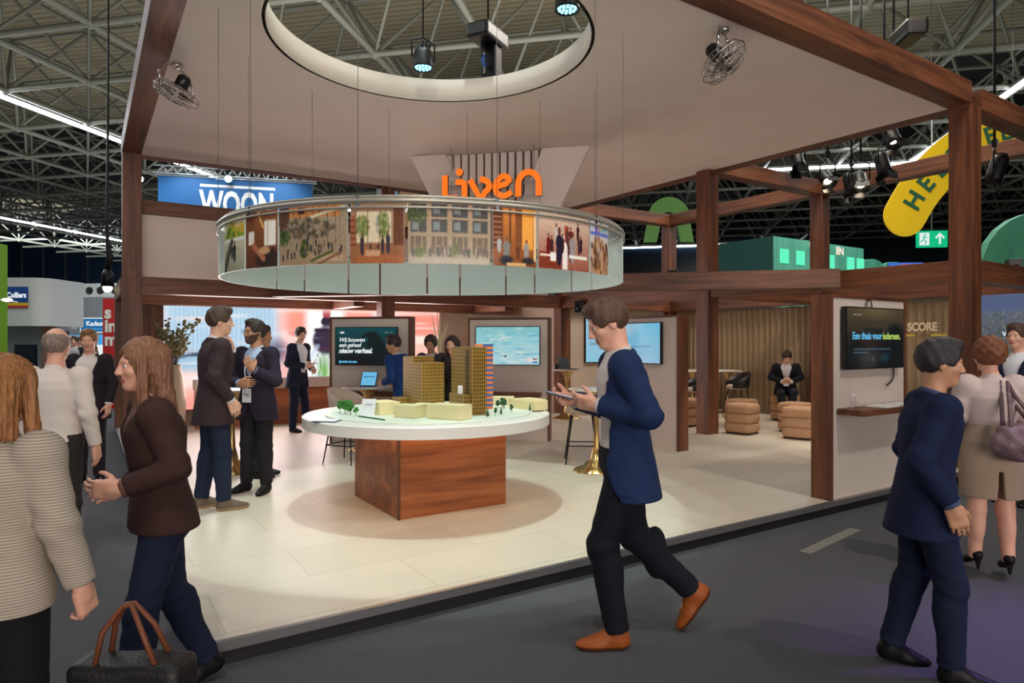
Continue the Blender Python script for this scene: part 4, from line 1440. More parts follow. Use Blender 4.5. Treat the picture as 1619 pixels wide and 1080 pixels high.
# poufs: three stacked bolsters on a dark plinth
M.pouf = mat_noise('pouf_boucle', srgb(184, 142, 108), srgb(196, 154, 120), 60, 0.95, bump=.25, bscale=220)
M.poufbase = mat_base('pouf_plinth', srgb(60, 44, 34), 0.6)[0]
def rounded(a, half, p=5.0):
    c_, s_ = math.cos(a), math.sin(a)
    k = (abs(c_) ** p + abs(s_) ** p) ** (-1 / p)
    return half * k * c_, half * k * s_
def pouf_mesh(z0, z1, half):
    n_, m_ = 48, 9
    vs, fs = [], []
    for i in range(m_):
        t = i / (m_ - 1)
        ph = -PI / 2 + PI * t
        z = (z0 + z1) / 2 + (z1 - z0) / 2 * math.sin(ph)
        hh = half - .05 + .05 * (abs(math.cos(ph)) ** .6)
        for k in range(n_):
            x, y = rounded(2 * PI * k / n_, hh)
            vs.append((x, y, z))
    for i in range(m_ - 1):
        for k in range(n_):
            k2 = (k + 1) % n_
            fs.append((i * n_ + k, i * n_ + k2, (i + 1) * n_ + k2, (i + 1) * n_ + k))
    fs.append(tuple(range(n_))[::-1])
    fs.append(tuple((m_ - 1) * n_ + k for k in range(n_)))
    return MB().add(vs, fs, 0, True)
pf = thing('pouf', 'tan three tier pouf right of the lounge post, nearest of its pair', 'pouf', (9.02, 6.98, .12), .22, 'tan poufs in the lounge')
obj('plinth', MB().box((-.19, -.19, 0), (.19, .19, .03), 0, None, .01), M.poufbase, pf)
for k in range(3):
    obj('cushion', pouf_mesh(.028 + k * .152, .184 + k * .152, .235), M.pouf, pf)
for (x, y, r_, lb) in ((9.72, 7.53, .2, 'tan three tier pouf right of the lounge post, farther of its pair'),
                       (9.30, 6.12, .25, 'tan three tier pouf beside the white display wall, nearest of its pair'),
                       (9.92, 6.62, .2, 'tan three tier pouf beside the white display wall, farther of its pair'),
                       (9.02, 8.18, .15, 'tan three tier pouf half hidden left of the lounge post'),
                       (11.25, 7.72, .3, 'tan three tier pouf under the sitting man')):
    dup(pf, (x, y, .12), r_, lb)

# ================================================================ lights, fans and hoist on the canopy
M.chromed = mat_base('fan_chrome', srgb(190, 186, 184), 0.25, 0.9)[0]
M.blade = mat_base('fan_blade', srgb(150, 140, 134), 0.3, 0.4)[0]
def fan(loc, rx, rz, label):
    t = thing('fan', label, 'fan', loc, rz, 'chrome fans under the canopy')
    mx_ = Matrix.Translation((0, 0, -.30)) @ Matrix.Rotation(rx, 4, 'X')
    cg = MB()
    for (r, z) in ((.22, 0), (.20, .05), (.20, -.05), (.15, .075), (.15, -.075), (.09, -.085), (.05, -.088)):
        cg.tube([(r * math.cos(2 * PI * k / 28), r * math.sin(2 * PI * k / 28), z) for k in range(29)], .004 if r < .22 else .007, 5, 0, mx_)
    for k in range(28):
        a = 2 * PI * k / 28
        for sgn in (1, -1):
            cg.tube([(q * math.cos(a), q * math.sin(a), sgn * z) for q, z in ((.03, .088), (.15, .075), (.20, .05), (.22, 0))], .0022, 4, 0, mx_)
    obj('cage', cg, M.chromed, t)
    bl = MB()
    for k in range(4):
        a0 = k * PI / 2
        vs = []
        for (q, w, tw) in ((.03, .25, .03), (.10, .42, .025), (.175, .36, .015)):
            vs.append((q * math.cos(a0 - w), q * math.sin(a0 - w), -tw))
            vs.append((q * math.cos(a0 + w), q * math.sin(a0 + w), tw))
        bl.add(vs + [(x, y, z + .004) for x, y, z in vs], [(0, 2, 3, 1), (2, 4, 5, 3), (6, 7, 9, 8), (8, 9, 11, 10), (0, 6, 8, 2), (2, 8, 10, 4), (1, 3, 9, 7), (3, 5, 11, 9), (4, 10, 11, 5)], 0, True, mx_)
    obj('blades', bl, M.blade, t)
    obj('motor', MB().lathe([(0, .06), (.055, .06), (.065, .08), (.065, .17), (.045, .20), (0, .20)], 20, 0, mx_).lathe([(0, -.09), (.035, -.088), (.035, -.07), (0, -.07)], 16, 0, mx_), M.blackplastic, t)
    obj('yoke', MB().tube([(mx_ @ Vector((-.235, 0, 0))), (-.26, 0, -.18), (-.18, 0, -.06), (0, 0, -.03), (.18, 0, -.06), (.26, 0, -.18), (mx_ @ Vector((.235, 0, 0)))], .012, 8), M.chromed, t)
    obj('mount', MB().lathe([(0, 0), (.05, 0), (.05, -.03), (.02, -.05), (0, -.05)], 16), M.chromed, t)
fan((.77, 7.36, ZC - .006), -.55, -2.3, 'chrome cage fan hanging at the left canopy edge')
fan((4.76, 3.88, ZC - .006), -.65, .5, 'chrome cage fan hanging near the front canopy beam')
# LED wash lamps at the opening
M.parglow = mat_emit('wash_lamp_glow', (0.25, 0.72, 1.0, 1), 2.2)
def wash_lamp(loc, label, rot=0):
    t = thing('wash_lamp', label, 'lamp', loc, rot, 'blue LED wash lamps at the round opening')
    obj('housing', MB().lathe([(0, .22), (.07, .22), (.10, .17), (.115, .02), (.12, 0), (.105, 0), (.10, .02), (0, .02)], 28), M.blackmetal, t)
    ln = MB()
    for k in range(12):
        a = 2 * PI * k / 12
        ln.ico((.075 * math.cos(a), .075 * math.sin(a), .012), .017, 1)
    for k in range(6):
        a = 2 * PI * k / 6
        ln.ico((.036 * math.cos(a), .036 * math.sin(a), .012), .016, 1)
    obj('lenses', ln, M.parglow, t)
    obj('yoke', MB().tube([(-.13, 0, .10), (-.14, 0, .28), (0, 0, .34), (.14, 0, .28), (.13, 0, .10)], .010, 6), M.blackmetal, t)
    obj('fins', MB().box((-.05, -.09, .22), (-.035, .09, .26)).box((-.008, -.09, .22), (.008, .09, .26)).box((.035, -.09, .22), (.05, .09, .26)), M.blackmetal, t)
    obj('cable', MB().tube([(0, 0, .34), (0, 0, 4.8)], .008, 5), M.blackmetal, t)
wash_lamp((3.08, 6.52, 4.58), 'blue glowing wash lamp hanging at the middle of the opening rim')
wash_lamp((3.72, 4.80, 4.66), 'blue glowing wash lamp at the right top of the opening')
ho = thing('chain_hoist', 'black chain hoist with a blue hook hanging in the round opening', 'hoist', (3.95, 6.60, 4.62), .5)
obj('bag', MB().box((-.02, -.10, .02), (.17, .10, .48), 0, None, .03), M.blackmetal, ho)
obj('body', MB().box((-.26, -.14, .47), (.26, .14, .64), 0, None, .03), M.blackplastic, ho)
obj('chain', MB().tube([(-.09, 0, .47), (-.09, 0, .10)], .012, 6), M.chrome, ho)
obj('hook', MB().tube([(-.09, 0, .30), (-.13, 0, .24), (-.09, 0, .18), (-.05, 0, .22)], .02, 6), mat_base('hook_blue', srgb(40, 90, 170), .4)[0], ho)
obj('upper_chain', MB().tube([(0, 0, .64), (0, 0, 4.6)], .012, 6), M.blackmetal, ho)
# theatre spotlights over the lounge
M.lampglow = mat_emit('spot_lens_glow', (1.0, 0.78, 0.55, 1), 22.0)
def theatre_spot(loc, tilt_, rz, label, glow=True, up=4.6):
    t = thing('spotlight', label, 'spotlight', loc, rz, 'black theatre spotlights over the lounge')
    mx_ = Matrix.Rotation(tilt_, 4, 'X')
    obj('can', MB().lathe([(0, .30), (.07, .30), (.105, .22), (.105, 0), (.125, -.10), (.12, -.10), (.09, 0), (0, .02)], 20, 0, mx_), M.blackmetal, t)
    obj('lens', MB().lathe([(0, .0), (.06, .0), (.06, .012), (0, .016)], 16, 0, mx_ @ Matrix.Translation((0, 0, -.02))), M.lampglow if glow else M.blackplastic, t)
    for s_ in (-1, 1):
        obj('barn_door', MB().box((-.10, s_ * .115 - .004, -.22), (.10, s_ * .115 + .004, -.08), 0, mx_), M.blackmetal, t)
    obj('yoke', MB().tube([(-.13, 0, .08), (-.13, 0, .32), (0, 0, .40), (.13, 0, .32), (.13, 0, .08)], .012, 6), M.blackmetal, t)
    obj('clamp', MB().box((-.03, -.03, .40), (.03, .03, .50)), M.blackmetal, t)
    return t
SPZ = 5.15
for k, (x, y, z, tl, rz, gl_, lb) in enumerate((
        (10.50, 6.95, 4.74, -.3, -.4, False, 'upper left black spotlight over the lounge, lens dark'),
        (10.52, 6.42, 4.34, -.85, -.55, True, 'black spotlight with a bright round lens at the cluster left'),
        (11.30, 6.45, 4.30, -.2, .2, False, 'dark spotlight hanging in the middle of the cluster'),
        (10.75, 5.98, 4.22, -.75, -.9, True, 'black spotlight with lit barn doors in the cluster'),
        (10.45, 5.30, 4.72, -.5, -.4, True, 'topmost black spotlight near the canopy corner'),
        (10.75, 5.60, 4.38, -.3, -.2, False, 'dark spotlight just under the topmost one'),
        (10.50, 3.98, 3.90, .3, .3, False, 'lone dark spotlight right of the front right post'))):
    theatre_spot((x, y, z), tl, rz, lb, gl_)
rg = MB()
for (x, y, z) in ((10.50, 6.95, 5.24), (10.52, 6.42, 4.84), (11.30, 6.45, 4.80), (10.75, 5.98, 4.72), (10.45, 5.30, 5.22), (10.75, 5.60, 4.88), (10.50, 3.98, 4.40)):
    solo('hanging_pole', MB().tube([(0, 0, 0), (0, 0, 9.3 - z)], .018, 6), M.blackmetal, 'thin black pole carrying a theatre spotlight over the lounge', 'pole', (x, y, z), 0, 'poles of the lounge spotlights')
sb = thing('hanging_unit', 'black hoist box hanging above the front canopy beam at upper right', 'hoist', (9.45, 4.60, 5.72), .9)
obj('body', MB().box((-.28, -.14, 0), (.28, .14, .22), 0, None, .05), M.blackplastic, sb)
obj('chain', MB().tube([(0, 0, .22), (0, 0, 3.6)], .012, 6), M.blackmetal, sb)
for (x, y, z, lb) in ((8.45, 7.95, 2.60, 'black loudspeaker sitting on the middle beam left of the lounge post'), (8.30, 10.3, 2.20, 'small black loudspeaker under the beam beside the laptop table'), (11.6, 4.15, 2.60, 'small black loudspeaker on the beam near the front right post')):
    s_ = thing('loudspeaker', lb, 'loudspeaker', (x, y, z), -.9)
    obj('cabinet', MB().box((-.09, -.08, 0), (.09, .08, .24), 0, None, .01), M.blackplastic, s_)
    obj('cone', MB().lathe([(.06, 0), (.05, .012), (0, .02)], 16, 0, Matrix.Translation((0, -.081, .10)) @ Matrix.Rotation(-PI / 2, 4, 'X')), M.blackmetal, s_)

# ================================================================ the hall around
M.bannerblue = mat_base('banner_blue', srgb(0, 90, 152), 0.6)[0]
M.trussalu = mat_base('truss_aluminium', srgb(206, 210, 214), 0.35, 0.6)[0]
bx0, bx1 = Vector((1.58, 19.24, 0)), Vector((5.22, 18.03, 0))
ba = math.atan2(bx1.y - bx0.y, bx1.x - bx0.x)
BL = (bx1 - bx0).length
wn = thing('banner', 'big blue hanging banner with white capitals and a white line', 'banner', (bx0.x, bx0.y, 4.2), ba)
obj('cloth', MB().box((0, 0, 0), (BL, .04, 1.72)), M.bannerblue, wn)
obj('white_line', MB().box((1.00, -.008, 1.50), (2.86, 0, 1.57)), M.white, wn)
me = text_mesh('WOON', .92, .004, bold=.03, width=1.84)
link('lettering', me, M.white, wn, (1.00, -.006, .76))
tr = thing('lighting_truss', 'white zigzag lighting truss along the top of the blue banner', 'truss', (bx0.x, bx0.y, 5.97), ba)
tmb = MB()
for (y, z) in ((-.12, 0), (.12, 0), (0, .22)):
    tmb.tube([(-.1, y, z), (BL + .1, y, z)], .022, 6)
nz_ = 16
for k in range(nz_):
    x0, x1 = BL * k / nz_, BL * (k + .5) / nz_
    for y in (-.12, .12):
        tmb.tube([(x0, y, 0), (x1, 0, .22), (BL * (k + 1) / nz_, y, 0)], .012, 5)
obj('lattice', tmb, M.trussalu, tr)
obj('hanger', MB().tube([(.5, 0, .22), (.5, 0, 3.4)], .02, 5), M.blackmetal, tr)
obj('hanger', MB().tube([(BL - .5, 0, .22), (BL - .5, 0, 3.4)], .02, 5), M.blackmetal, tr)
M.floodglow = mat_emit('flood_glow', (0.85, 0.96, 1.0, 1), 40.0)
for k, (dx, dy, dz, lb) in enumerate(((-.32, -.3, 5.72, 'top of three bright floodlights left of the blue banner'), (-.42, -.3, 5.45, 'middle of three bright floodlights left of the blue banner'), (-.52, -.3, 5.18, 'lowest of three bright floodlights left of the blue banner'), (1.75, -.30, 5.86, 'bright floodlight on the truss above the white capitals'))):
    p = bx0 + Vector((math.cos(ba), math.sin(ba), 0)) * dx + Vector((math.sin(ba), -math.cos(ba), 0)) * (-dy)
    f_ = thing('floodlight', lb, 'floodlight', (p.x, p.y, dz), ba, 'floodlights on the banner truss')
    obj('head', MB().lathe([(0, .10), (.07, .10), (.09, 0), (0, 0)], 16, 0, Matrix.Rotation(PI / 2.4, 4, 'X')), M.blackmetal, f_)
    obj('lens', MB().ico((0, -.10, -.01), .085, 2, 0, (1, .5, 1)), M.floodglow, f_)
M.glowsheet = mat_base('pale_blue_sheet', srgb(150, 190, 226), 0.6)[0]
solo('hanging_sheet', MB().box((-.55, 0, -.55), (.55, .03, .35), 0, Matrix.Rotation(-.7, 4, 'Y')), M.glowsheet, 'pale blue slanted sheet behind the walnut post at the back', 'banner', (6.9, 17.2, 5.4), -.4)
rs = thing('hanging_sign', 'tan hanging board with white slanted letters right of the back post', 'sign', (7.35, 16.8, 4.6), -.5)
obj('board', MB().box((-.1, 0, 0), (1.6, .05, 1.2)), mat_base('board_tan', srgb(196, 160, 120), .6)[0], rs)
lettering('RAITUM', .32, M.txt_white, rs, (.02, -.006, .60), shear=.3, bold=.006, extrude=.002)

# yellow curved banner with green letters
M.yellow = mat_base('banner_yellow', srgb(236, 200, 24), 0.5)[0]
M.greenlet = mat_base('letters_green', srgb(40, 96, 70), 0.5)[0]
yb = thing('curved_banner', 'yellow curved hanging banner with dark green capitals', 'banner', (15.2, 6.47, 4.6), math.radians(-33))
ctr = [(-1.05, -.35), (-.75, .15), (-.35, .62), (.10, 1.0), (.62, 1.28), (1.2, 1.42), (1.8, 1.42), (2.4, 1.30), (3.0, 1.05)]
def smooth_path(p, n_=48):
    out = []
    m_ = len(p) - 1
    for i in range(n_ + 1):
        t = i / n_ * m_
        k = min(int(t), m_ - 1)
        q = t - k
        p0, p1, p2, p3 = p[max(k - 1, 0)], p[k], p[k + 1], p[min(k + 2, m_)]
        out.append(tuple(.5 * (2 * p1[d] + (p2[d] - p0[d]) * q + (2 * p0[d] - 5 * p1[d] + 4 * p2[d] - p3[d]) * q * q + (3 * p1[d] - p0[d] - 3 * p2[d] + p3[d]) * q ** 3) for d in (0, 1)))
    return out
cp = smooth_path(ctr)
Lf, Rt = [], []
for i, p in enumerate(cp):
    q0, q1 = Vector(cp[max(i - 1, 0)]), Vector(cp[min(i + 1, len(cp) - 1)])
    t = (q1 - q0).normalized()
    n_ = Vector((-t.y, t.x))
    w = .44
    Lf.append(Vector(p) + n_ * w)
    Rt.append(Vector(p) - n_ * w)
c0 = Vector(cp[0])
t0 = (Vector(cp[1]) - c0).normalized()
a0 = math.atan2(-t0.x, t0.y)
cap0 = [c0 + Vector((math.cos(a0 + PI * k / 12), math.sin(a0 + PI * k / 12))) * .44 for k in range(1, 12)]
c1 = Vector(cp[-1])
t1 = (c1 - Vector(cp[-2])).normalized()
a1 = math.atan2(t1.x, -t1.y)
# outline: right side forward, end cap, left side back, start cap
nL = math.atan2(t0.x, -t0.y)
cap_s = [c0 + Vector((math.cos(math.atan2(t0.x, -t0.y) + PI * k / 12), math.sin(math.atan2(t0.x, -t0.y) + PI * k / 12))) * .44 for k in range(1, 12)]
cap_e = [c1 + Vector((math.cos(math.atan2(-t1.x, t1.y) + PI * k / 12), math.sin(math.atan2(-t1.x, t1.y) + PI * k / 12))) * .44 for k in range(1, 12)]
outl = [(p.x, p.y) for p in Rt] + [(p.x, p.y) for p in cap_e] + [(p.x, p.y) for p in reversed(Lf)] + [(p.x, p.y) for p in cap_s]
obj('sheet', MB().prism(outl, -.02, .02, 0, Matrix.Rotation(PI / 2, 4, 'X')), M.yellow, yb)
txt = 'HELGOED'
for k, ch in enumerate(txt):
    s_ = .085 + k * .088
    i = int(s_ * (len(cp) - 1))
    p = Vector(cp[i])
    t = (Vector(cp[min(i + 1, len(cp) - 1)]) - Vector(cp[max(i - 1, 0)])).normalized()
    me = text_mesh(ch, .50, .004, bold=.012, align='CENTER')
    me.transform(Matrix.Translation((p.x, -.028, p.y)) @ Matrix.Rotation(-math.atan2(t.y, t.x), 4, 'Y') @ Matrix.Translation((0, 0, -.17)))
    link('lettering', me, M.greenlet, yb)
for x, z in ((-.5, .7), (1.2, 1.85)):
    obj('wire', MB().tube([(x, 0, z), (x, 0, 4.7)], .006, 4), M.wire, yb)

# green pavilion with glowing windows
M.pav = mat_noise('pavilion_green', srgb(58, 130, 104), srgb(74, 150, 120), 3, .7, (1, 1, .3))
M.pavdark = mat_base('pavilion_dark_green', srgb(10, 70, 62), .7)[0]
M.pavglow = mat_emit('pavilion_window_glow', srgb(96, 232, 184), .9)
pv = thing('pavilion', 'green two storey pavilion with glowing square windows beyond the lounge', 'building', (20.17, 14.33, 0))
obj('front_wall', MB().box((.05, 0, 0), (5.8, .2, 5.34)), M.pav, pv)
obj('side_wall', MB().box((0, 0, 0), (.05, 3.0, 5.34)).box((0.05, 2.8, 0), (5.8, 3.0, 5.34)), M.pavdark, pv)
for x in (.40, 1.35, 2.28, 3.25, 4.62, 5.30):
    obj('window', MB().box((x, -.02, 4.42), (x + .50, 0, 4.93)), M.pavglow if x != 2.28 else M.txt_white, pv)
for x in (.40, 1.35, 2.28, 3.25, 4.0, 4.62, 5.30):
    obj('window', MB().box((x, -.02, 2.85), (x + .50, 0, 3.55)), M.pavglow if x != 4.0 else M.txt_white, pv)
M.palecream = mat_emit('pale_letter_glow', srgb(244, 226, 206), .85)
lettering('L', .42, M.palecream, pv, (2.72, -.01, 4.95), bold=.01, extrude=.004)
lettering('IIN', .42, M.palecream, pv, (3.85, -.01, 4.98), bold=.01, extrude=.004)
lg = MB()
for k in range(4):
    lg.tube([(2.16 + .13 * k, -.02, 5.28 - .02 * k), (2.22 + .12 * k, -.02, 5.12 - .02 * k), (2.36 + .08 * k, -.02, 5.0)], [.03, .045, .012], 6)
obj('emblem', lg, M.palecream, pv)
def scallop_wall(loc, rot, segs, h, label, bump=.35):
    vs = []
    poly = []
    x = 0
    poly.append((0, 0))
    for w in segs:
        for k in range(13):
            a = PI - PI * k / 12
            poly.append((x + w / 2 + w / 2 * math.cos(a), h + bump * math.sin(a)))
        x += w
    poly.append((x, 0))
    return solo('scalloped_wall', MB().prism(poly, -.1, .1, 0, Matrix.Rotation(PI / 2, 4, 'X')), M.pav, label, 'partition', loc, rot, 'green scalloped partitions')
scallop_wall((26.05, 14.5, 0), 0, (1.6, 1.8, 2.2, 3.2, 4.2), 4.65, 'green scalloped partition joined to the right of the pavilion')
scallop_wall((14.95, 5.95, 0), -.55, (2.4, 2.6), 3.0, 'green scalloped dome shape past the front right post', 1.2)
# green arch
am = MB()
poly = []
for k in range(25):
    a = PI * k / 24
    poly.append((.62 * math.cos(a), .62 * math.sin(a)))
poly += [(-.75, -.75), (-.36, -.75)]
for k in range(13):
    a = PI - PI * k / 12
    poly.append((.22 * math.cos(a), .22 * math.sin(a) - .05))
poly += [(.36, -.75), (.75, -.75)]
am.prism(poly, -.08, .08, 0, Matrix.Rotation(PI / 2, 4, 'X'))
ga = thing('arch_sign', 'green arch shaped sign hanging behind the far walnut posts', 'sign', (14.88, 14.19, 5.40), -PI / 5)
obj('arch', am, mat_base('arch_green', srgb(86, 140, 62), .6)[0], ga)
obj('wire', MB().tube([(-.3, 0, .5), (-.3, 0, 3.9)], .008, 4), M.wire, ga)
obj('wire', MB().tube([(.3, 0, .5), (.3, 0, 3.9)], .008, 4), M.wire, ga)
# exit sign
M.exitg = mat_emit('exit_green', srgb(20, 176, 120), .9)
ex = thing('exit_sign', 'green emergency exit sign with running figure and arrow', 'sign', (21.36, 10.13, 4.52), -.70)
obj('box', MB().box((0, 0, 0), (.86, .10, .50)), M.exitg, ex)
pm = MB()
pm.box((.06, -.006, .06), (.34, -.002, .44))
pm.tube([(.64, -.006, .09), (.64, -.006, .40)], .03, 4)
pm.tube([(.52, -.006, .27), (.64, -.006, .41), (.76, -.006, .27)], .03, 4)
obj('pictogram', pm, M.txt_white, ex)
rm = MB()
rm.ico((.22, -.008, .38), .03, 1, 0, (1, .2, 1))
rm.tube([(.21, -.008, .34), (.18, -.008, .24), (.25, -.008, .18), (.22, -.008, .10)], .017, 4)
rm.tube([(.18, -.008, .24), (.12, -.008, .18), (.08, -.008, .17)], .017, 4)
rm.tube([(.21, -.008, .33), (.28, -.008, .27)], .013, 4).tube([(.20, -.008, .33), (.13, -.008, .30)], .013, 4)
obj('running_figure', rm, M.exitg, ex)
obj('hanger', MB().tube([(.43, .05, .5), (.43, .05, 4.9)], .02, 5), M.steel, ex)
cs = thing('hanging_screen', 'tiny bright blue and orange hanging display beyond the curtain beam', 'screen', (20.6, 10.6, 3.55), -.6)
cv = Canvas(40, 20, (40, 90, 200), (70, 120, 230))
cv.leaves(.5, .5, .5, .4, 40, [(240, 120, 60), (240, 240, 240), (60, 60, 160), (220, 80, 140)], .06)
flat_picture(cv, 1.05, .50, M.screen, cs, (0, 0, 0))
obj('housing', MB().box((0, .004, 0), (1.05, .05, .50)), M.blackplastic, cs)

# left side of the hall
M.lime = mat_base('lime_panel', srgb(112, 166, 24), .6)[0]
gw = thing('lime_tower', 'lime green stand tower at the far left edge', 'partition', (-2.9, 18.3, 0), math.radians(-33))
obj('panel', MB().box((-.4, 0, 0), (1.45, .5, 3.72)), M.lime, gw)
obj('white_poster', MB().box((.55, -.01, 1.2), (1.20, 0, 2.05)).box((.55, -.01, .25), (1.20, 0, 1.12)), M.white, gw)
arm = thing('arm_lamp', 'white arm lamp sticking out above the crowd at left', 'lamp', (-1.40, 17.0, 2.42), math.radians(-33))
obj('arm', MB().tube([(-.6, 0, -.02), (0, -.1, .06), (.4, -.15, 0.0)], .018, 6), M.white, arm)
obj('head', MB().ico((.18, -.14, .05), .07, 2, 0, (1.4, 1, .5)), mat_emit('arm_lamp_glow', (1, .98, .92, 1), 14), arm)
col = thing('corner_stand', 'white stand with a rounded fascia and a blue sign at far left', 'partition', (-1.78, 22.2, 0), math.radians(-33))
fa = []
for k in range(9):
    a = -PI / 2 + (PI / 2) * k / 8
    fa.append((.62 + .42 * math.cos(a), .42 + .42 * math.sin(a)))
M.fascia = mat_base('fascia_white', srgb(206, 206, 206), .5)[0]
obj('fascia', MB().prism([(-.6, 0)] + fa + [(1.04, 1.6), (-.6, 1.6)], 2.05, 3.35), M.fascia, col)
obj('back_wall', MB().box((-.6, .55, 0), (.60, .60, 2.05)), M.greywall, col)
obj('corner_column', MB().box((.66, .42, 0), (.92, .62, 2.05)), mat_noise('old_brick', srgb(120, 84, 66), srgb(150, 110, 90), 14, .9, (1, 1, 3)), col)
obj('dark_window', MB().box((-.15, .50, .3), (.45, .55, 1.55)), M.nightglass, col)
cg_ = thing('blue_sign', 'small blue company sign with yellow and red stripes on the white fascia', 'sign', (-1.80, 22.18, 2.50), math.radians(-33))
obj('board', MB().box((.02, -.02, .17), (.62, -.002, .60)), mat_base('sign_blue', srgb(20, 76, 150), .5)[0], cg_)
obj('yellow_stripe', MB().box((.02, -.02, .10), (.62, -.002, .17)), M.yellow, cg_)
obj('red_stripe', MB().box((.02, -.02, .04), (.62, -.002, .10)), mat_base('sign_red', srgb(200, 50, 60), .5)[0], cg_)
lettering('Colliers', .20, M.txt_white, cg_, (.06, -.024, .31), bold=.006, extrude=.002, width=.52)
db = thing('dark_stand', 'black stand block with small white capitals behind the white fascia', 'partition', (-1.25, 27.0, 0), math.radians(-20))
obj('block', MB().prism([(0, 0), (.55, 0), (.55, 2.0), (.30, 2.6), (0, 2.78)], -.8, 0, 0, Matrix.Rotation(PI / 2, 4, 'X')), mat_base('stand_black', srgb(22, 24, 28), .5)[0], db)
lettering('BERCZ', .17, M.txt_white, db, (-.02, -.01, 2.18), bold=.004, extrude=.002, width=.42)
kd = thing('blue_sign', 'wide blue sign with a white border on the far grey wall', 'sign', (-.16, 35.87, 2.10), math.radians(-33))
obj('border', MB().box((-.04, .0, -.04), (1.84, .05, .64)), M.txt_white, kd)
obj('board', MB().box((0, -.01, 0), (1.80, 0, .60)), mat_base('kad_blue', srgb(24, 112, 172), .5)[0], kd)
lettering('Kadaster', .30, M.txt_white, kd, (.24, -.014, .28), bold=.008, extrude=.002)
lettering('het vastgoedregister', .12, M.txt_blue, kd, (.24, -.014, .10), extrude=.001)
bs = thing('blue_stand', 'light blue lit stand wall above the crowd far down the aisle', 'partition', (-1.1, 41.2, 0), math.radians(-33))
obj('wall', MB().box((0, 0, 0), (3.4, .1, 2.0)), mat_emit('blue_stand_glow', srgb(70, 160, 214), .8), bs)
obj('white_panel', MB().box((1.7, -.02, .95), (2.9, 0, 1.5)), M.txt_white, bs)
lp_ = None
for k, u_ in enumerate((-.80, -.18, .34)):
    d_ = MB().lathe([(0, 0), (.2, 0), (.2, .05), (0, .05)], 20, 0, Matrix.Rotation(PI / 2, 4, 'X'))
    solo('disc_lamp', d_, M.fascia, ('left', 'middle', 'right')[k] + ' of three pale round discs left of the bordered blue sign', 'disc', (-1.0 + .84 * (u_ + .3), 36.5 - .54 * (u_ + .3), 2.36), math.radians(-33), 'pale discs on the far wall')
M.bannerred = mat_base('banner_red', srgb(190, 30, 40), .6)[0]
rb = thing('red_banner', 'tall red banner with large white letters beside the left post', 'banner', (.36, 18.85, 0), math.radians(-33))
obj('cloth', MB().box((0, 0, 0), (.62, .08, 2.68)), M.bannerred, rb)
for k, tx in enumerate(('s', 'in', 'm')):
    lettering(tx, .42, M.white, rb, (.05, -.01, 2.20 - .33 * k), bold=.016, extrude=.003)
hl = thing('hanging_lamp', 'glowing warm spotlight hanging beside the left post', 'spotlight', (.37, 15.2, 2.70), .3)
obj('can', MB().lathe([(0, .34), (.06, .34), (.10, .24), (.12, 0), (.10, 0), (.07, .1), (0, .12)], 18), M.blackmetal, hl)
obj('bulb', MB().ico((0, 0, -.02), .085, 2), mat_emit('warm_bulb', (1, .80, .5, 1), 26), hl)
obj('cable_bundle', MB().tube([(0, 0, .34), (.04, 0, .6), (.0, .02, 1.0), (.02, 0, 6.4)], [.05, .06, .03, .012], 6), M.blackmetal, hl)
# ================================================================ people: smooth solid figures meshed from distance fields
F32 = np.float32
def vec(p):
    return np.array(p, F32)
def d_cone(P, a, b, r1, r2):
    a, b = vec(a), vec(b)
    ba = b - a
    t = np.clip((P - a) @ ba / max(float(ba @ ba), 1e-9), 0, 1)
    return np.linalg.norm(P - a - t[:, None] * ba, axis=1) - (r1 + (r2 - r1) * t)
def d_ell(P, c, r, R=None):
    q = P - vec(c)
    if R is not None:
        q = q @ R
    r = vec(r)
    k0 = np.linalg.norm(q / r, axis=1)
    k1 = np.linalg.norm(q / (r * r), axis=1) + 1e-9
    return k0 * (k0 - 1) / k1
def smin(a, b, k):
    h = np.clip(.5 + .5 * (b - a) / k, 0, 1)
    return b + (a - b) * h - k * h * (1 - h)
def smax(a, b, k):
    return -smin(-a, -b, k)

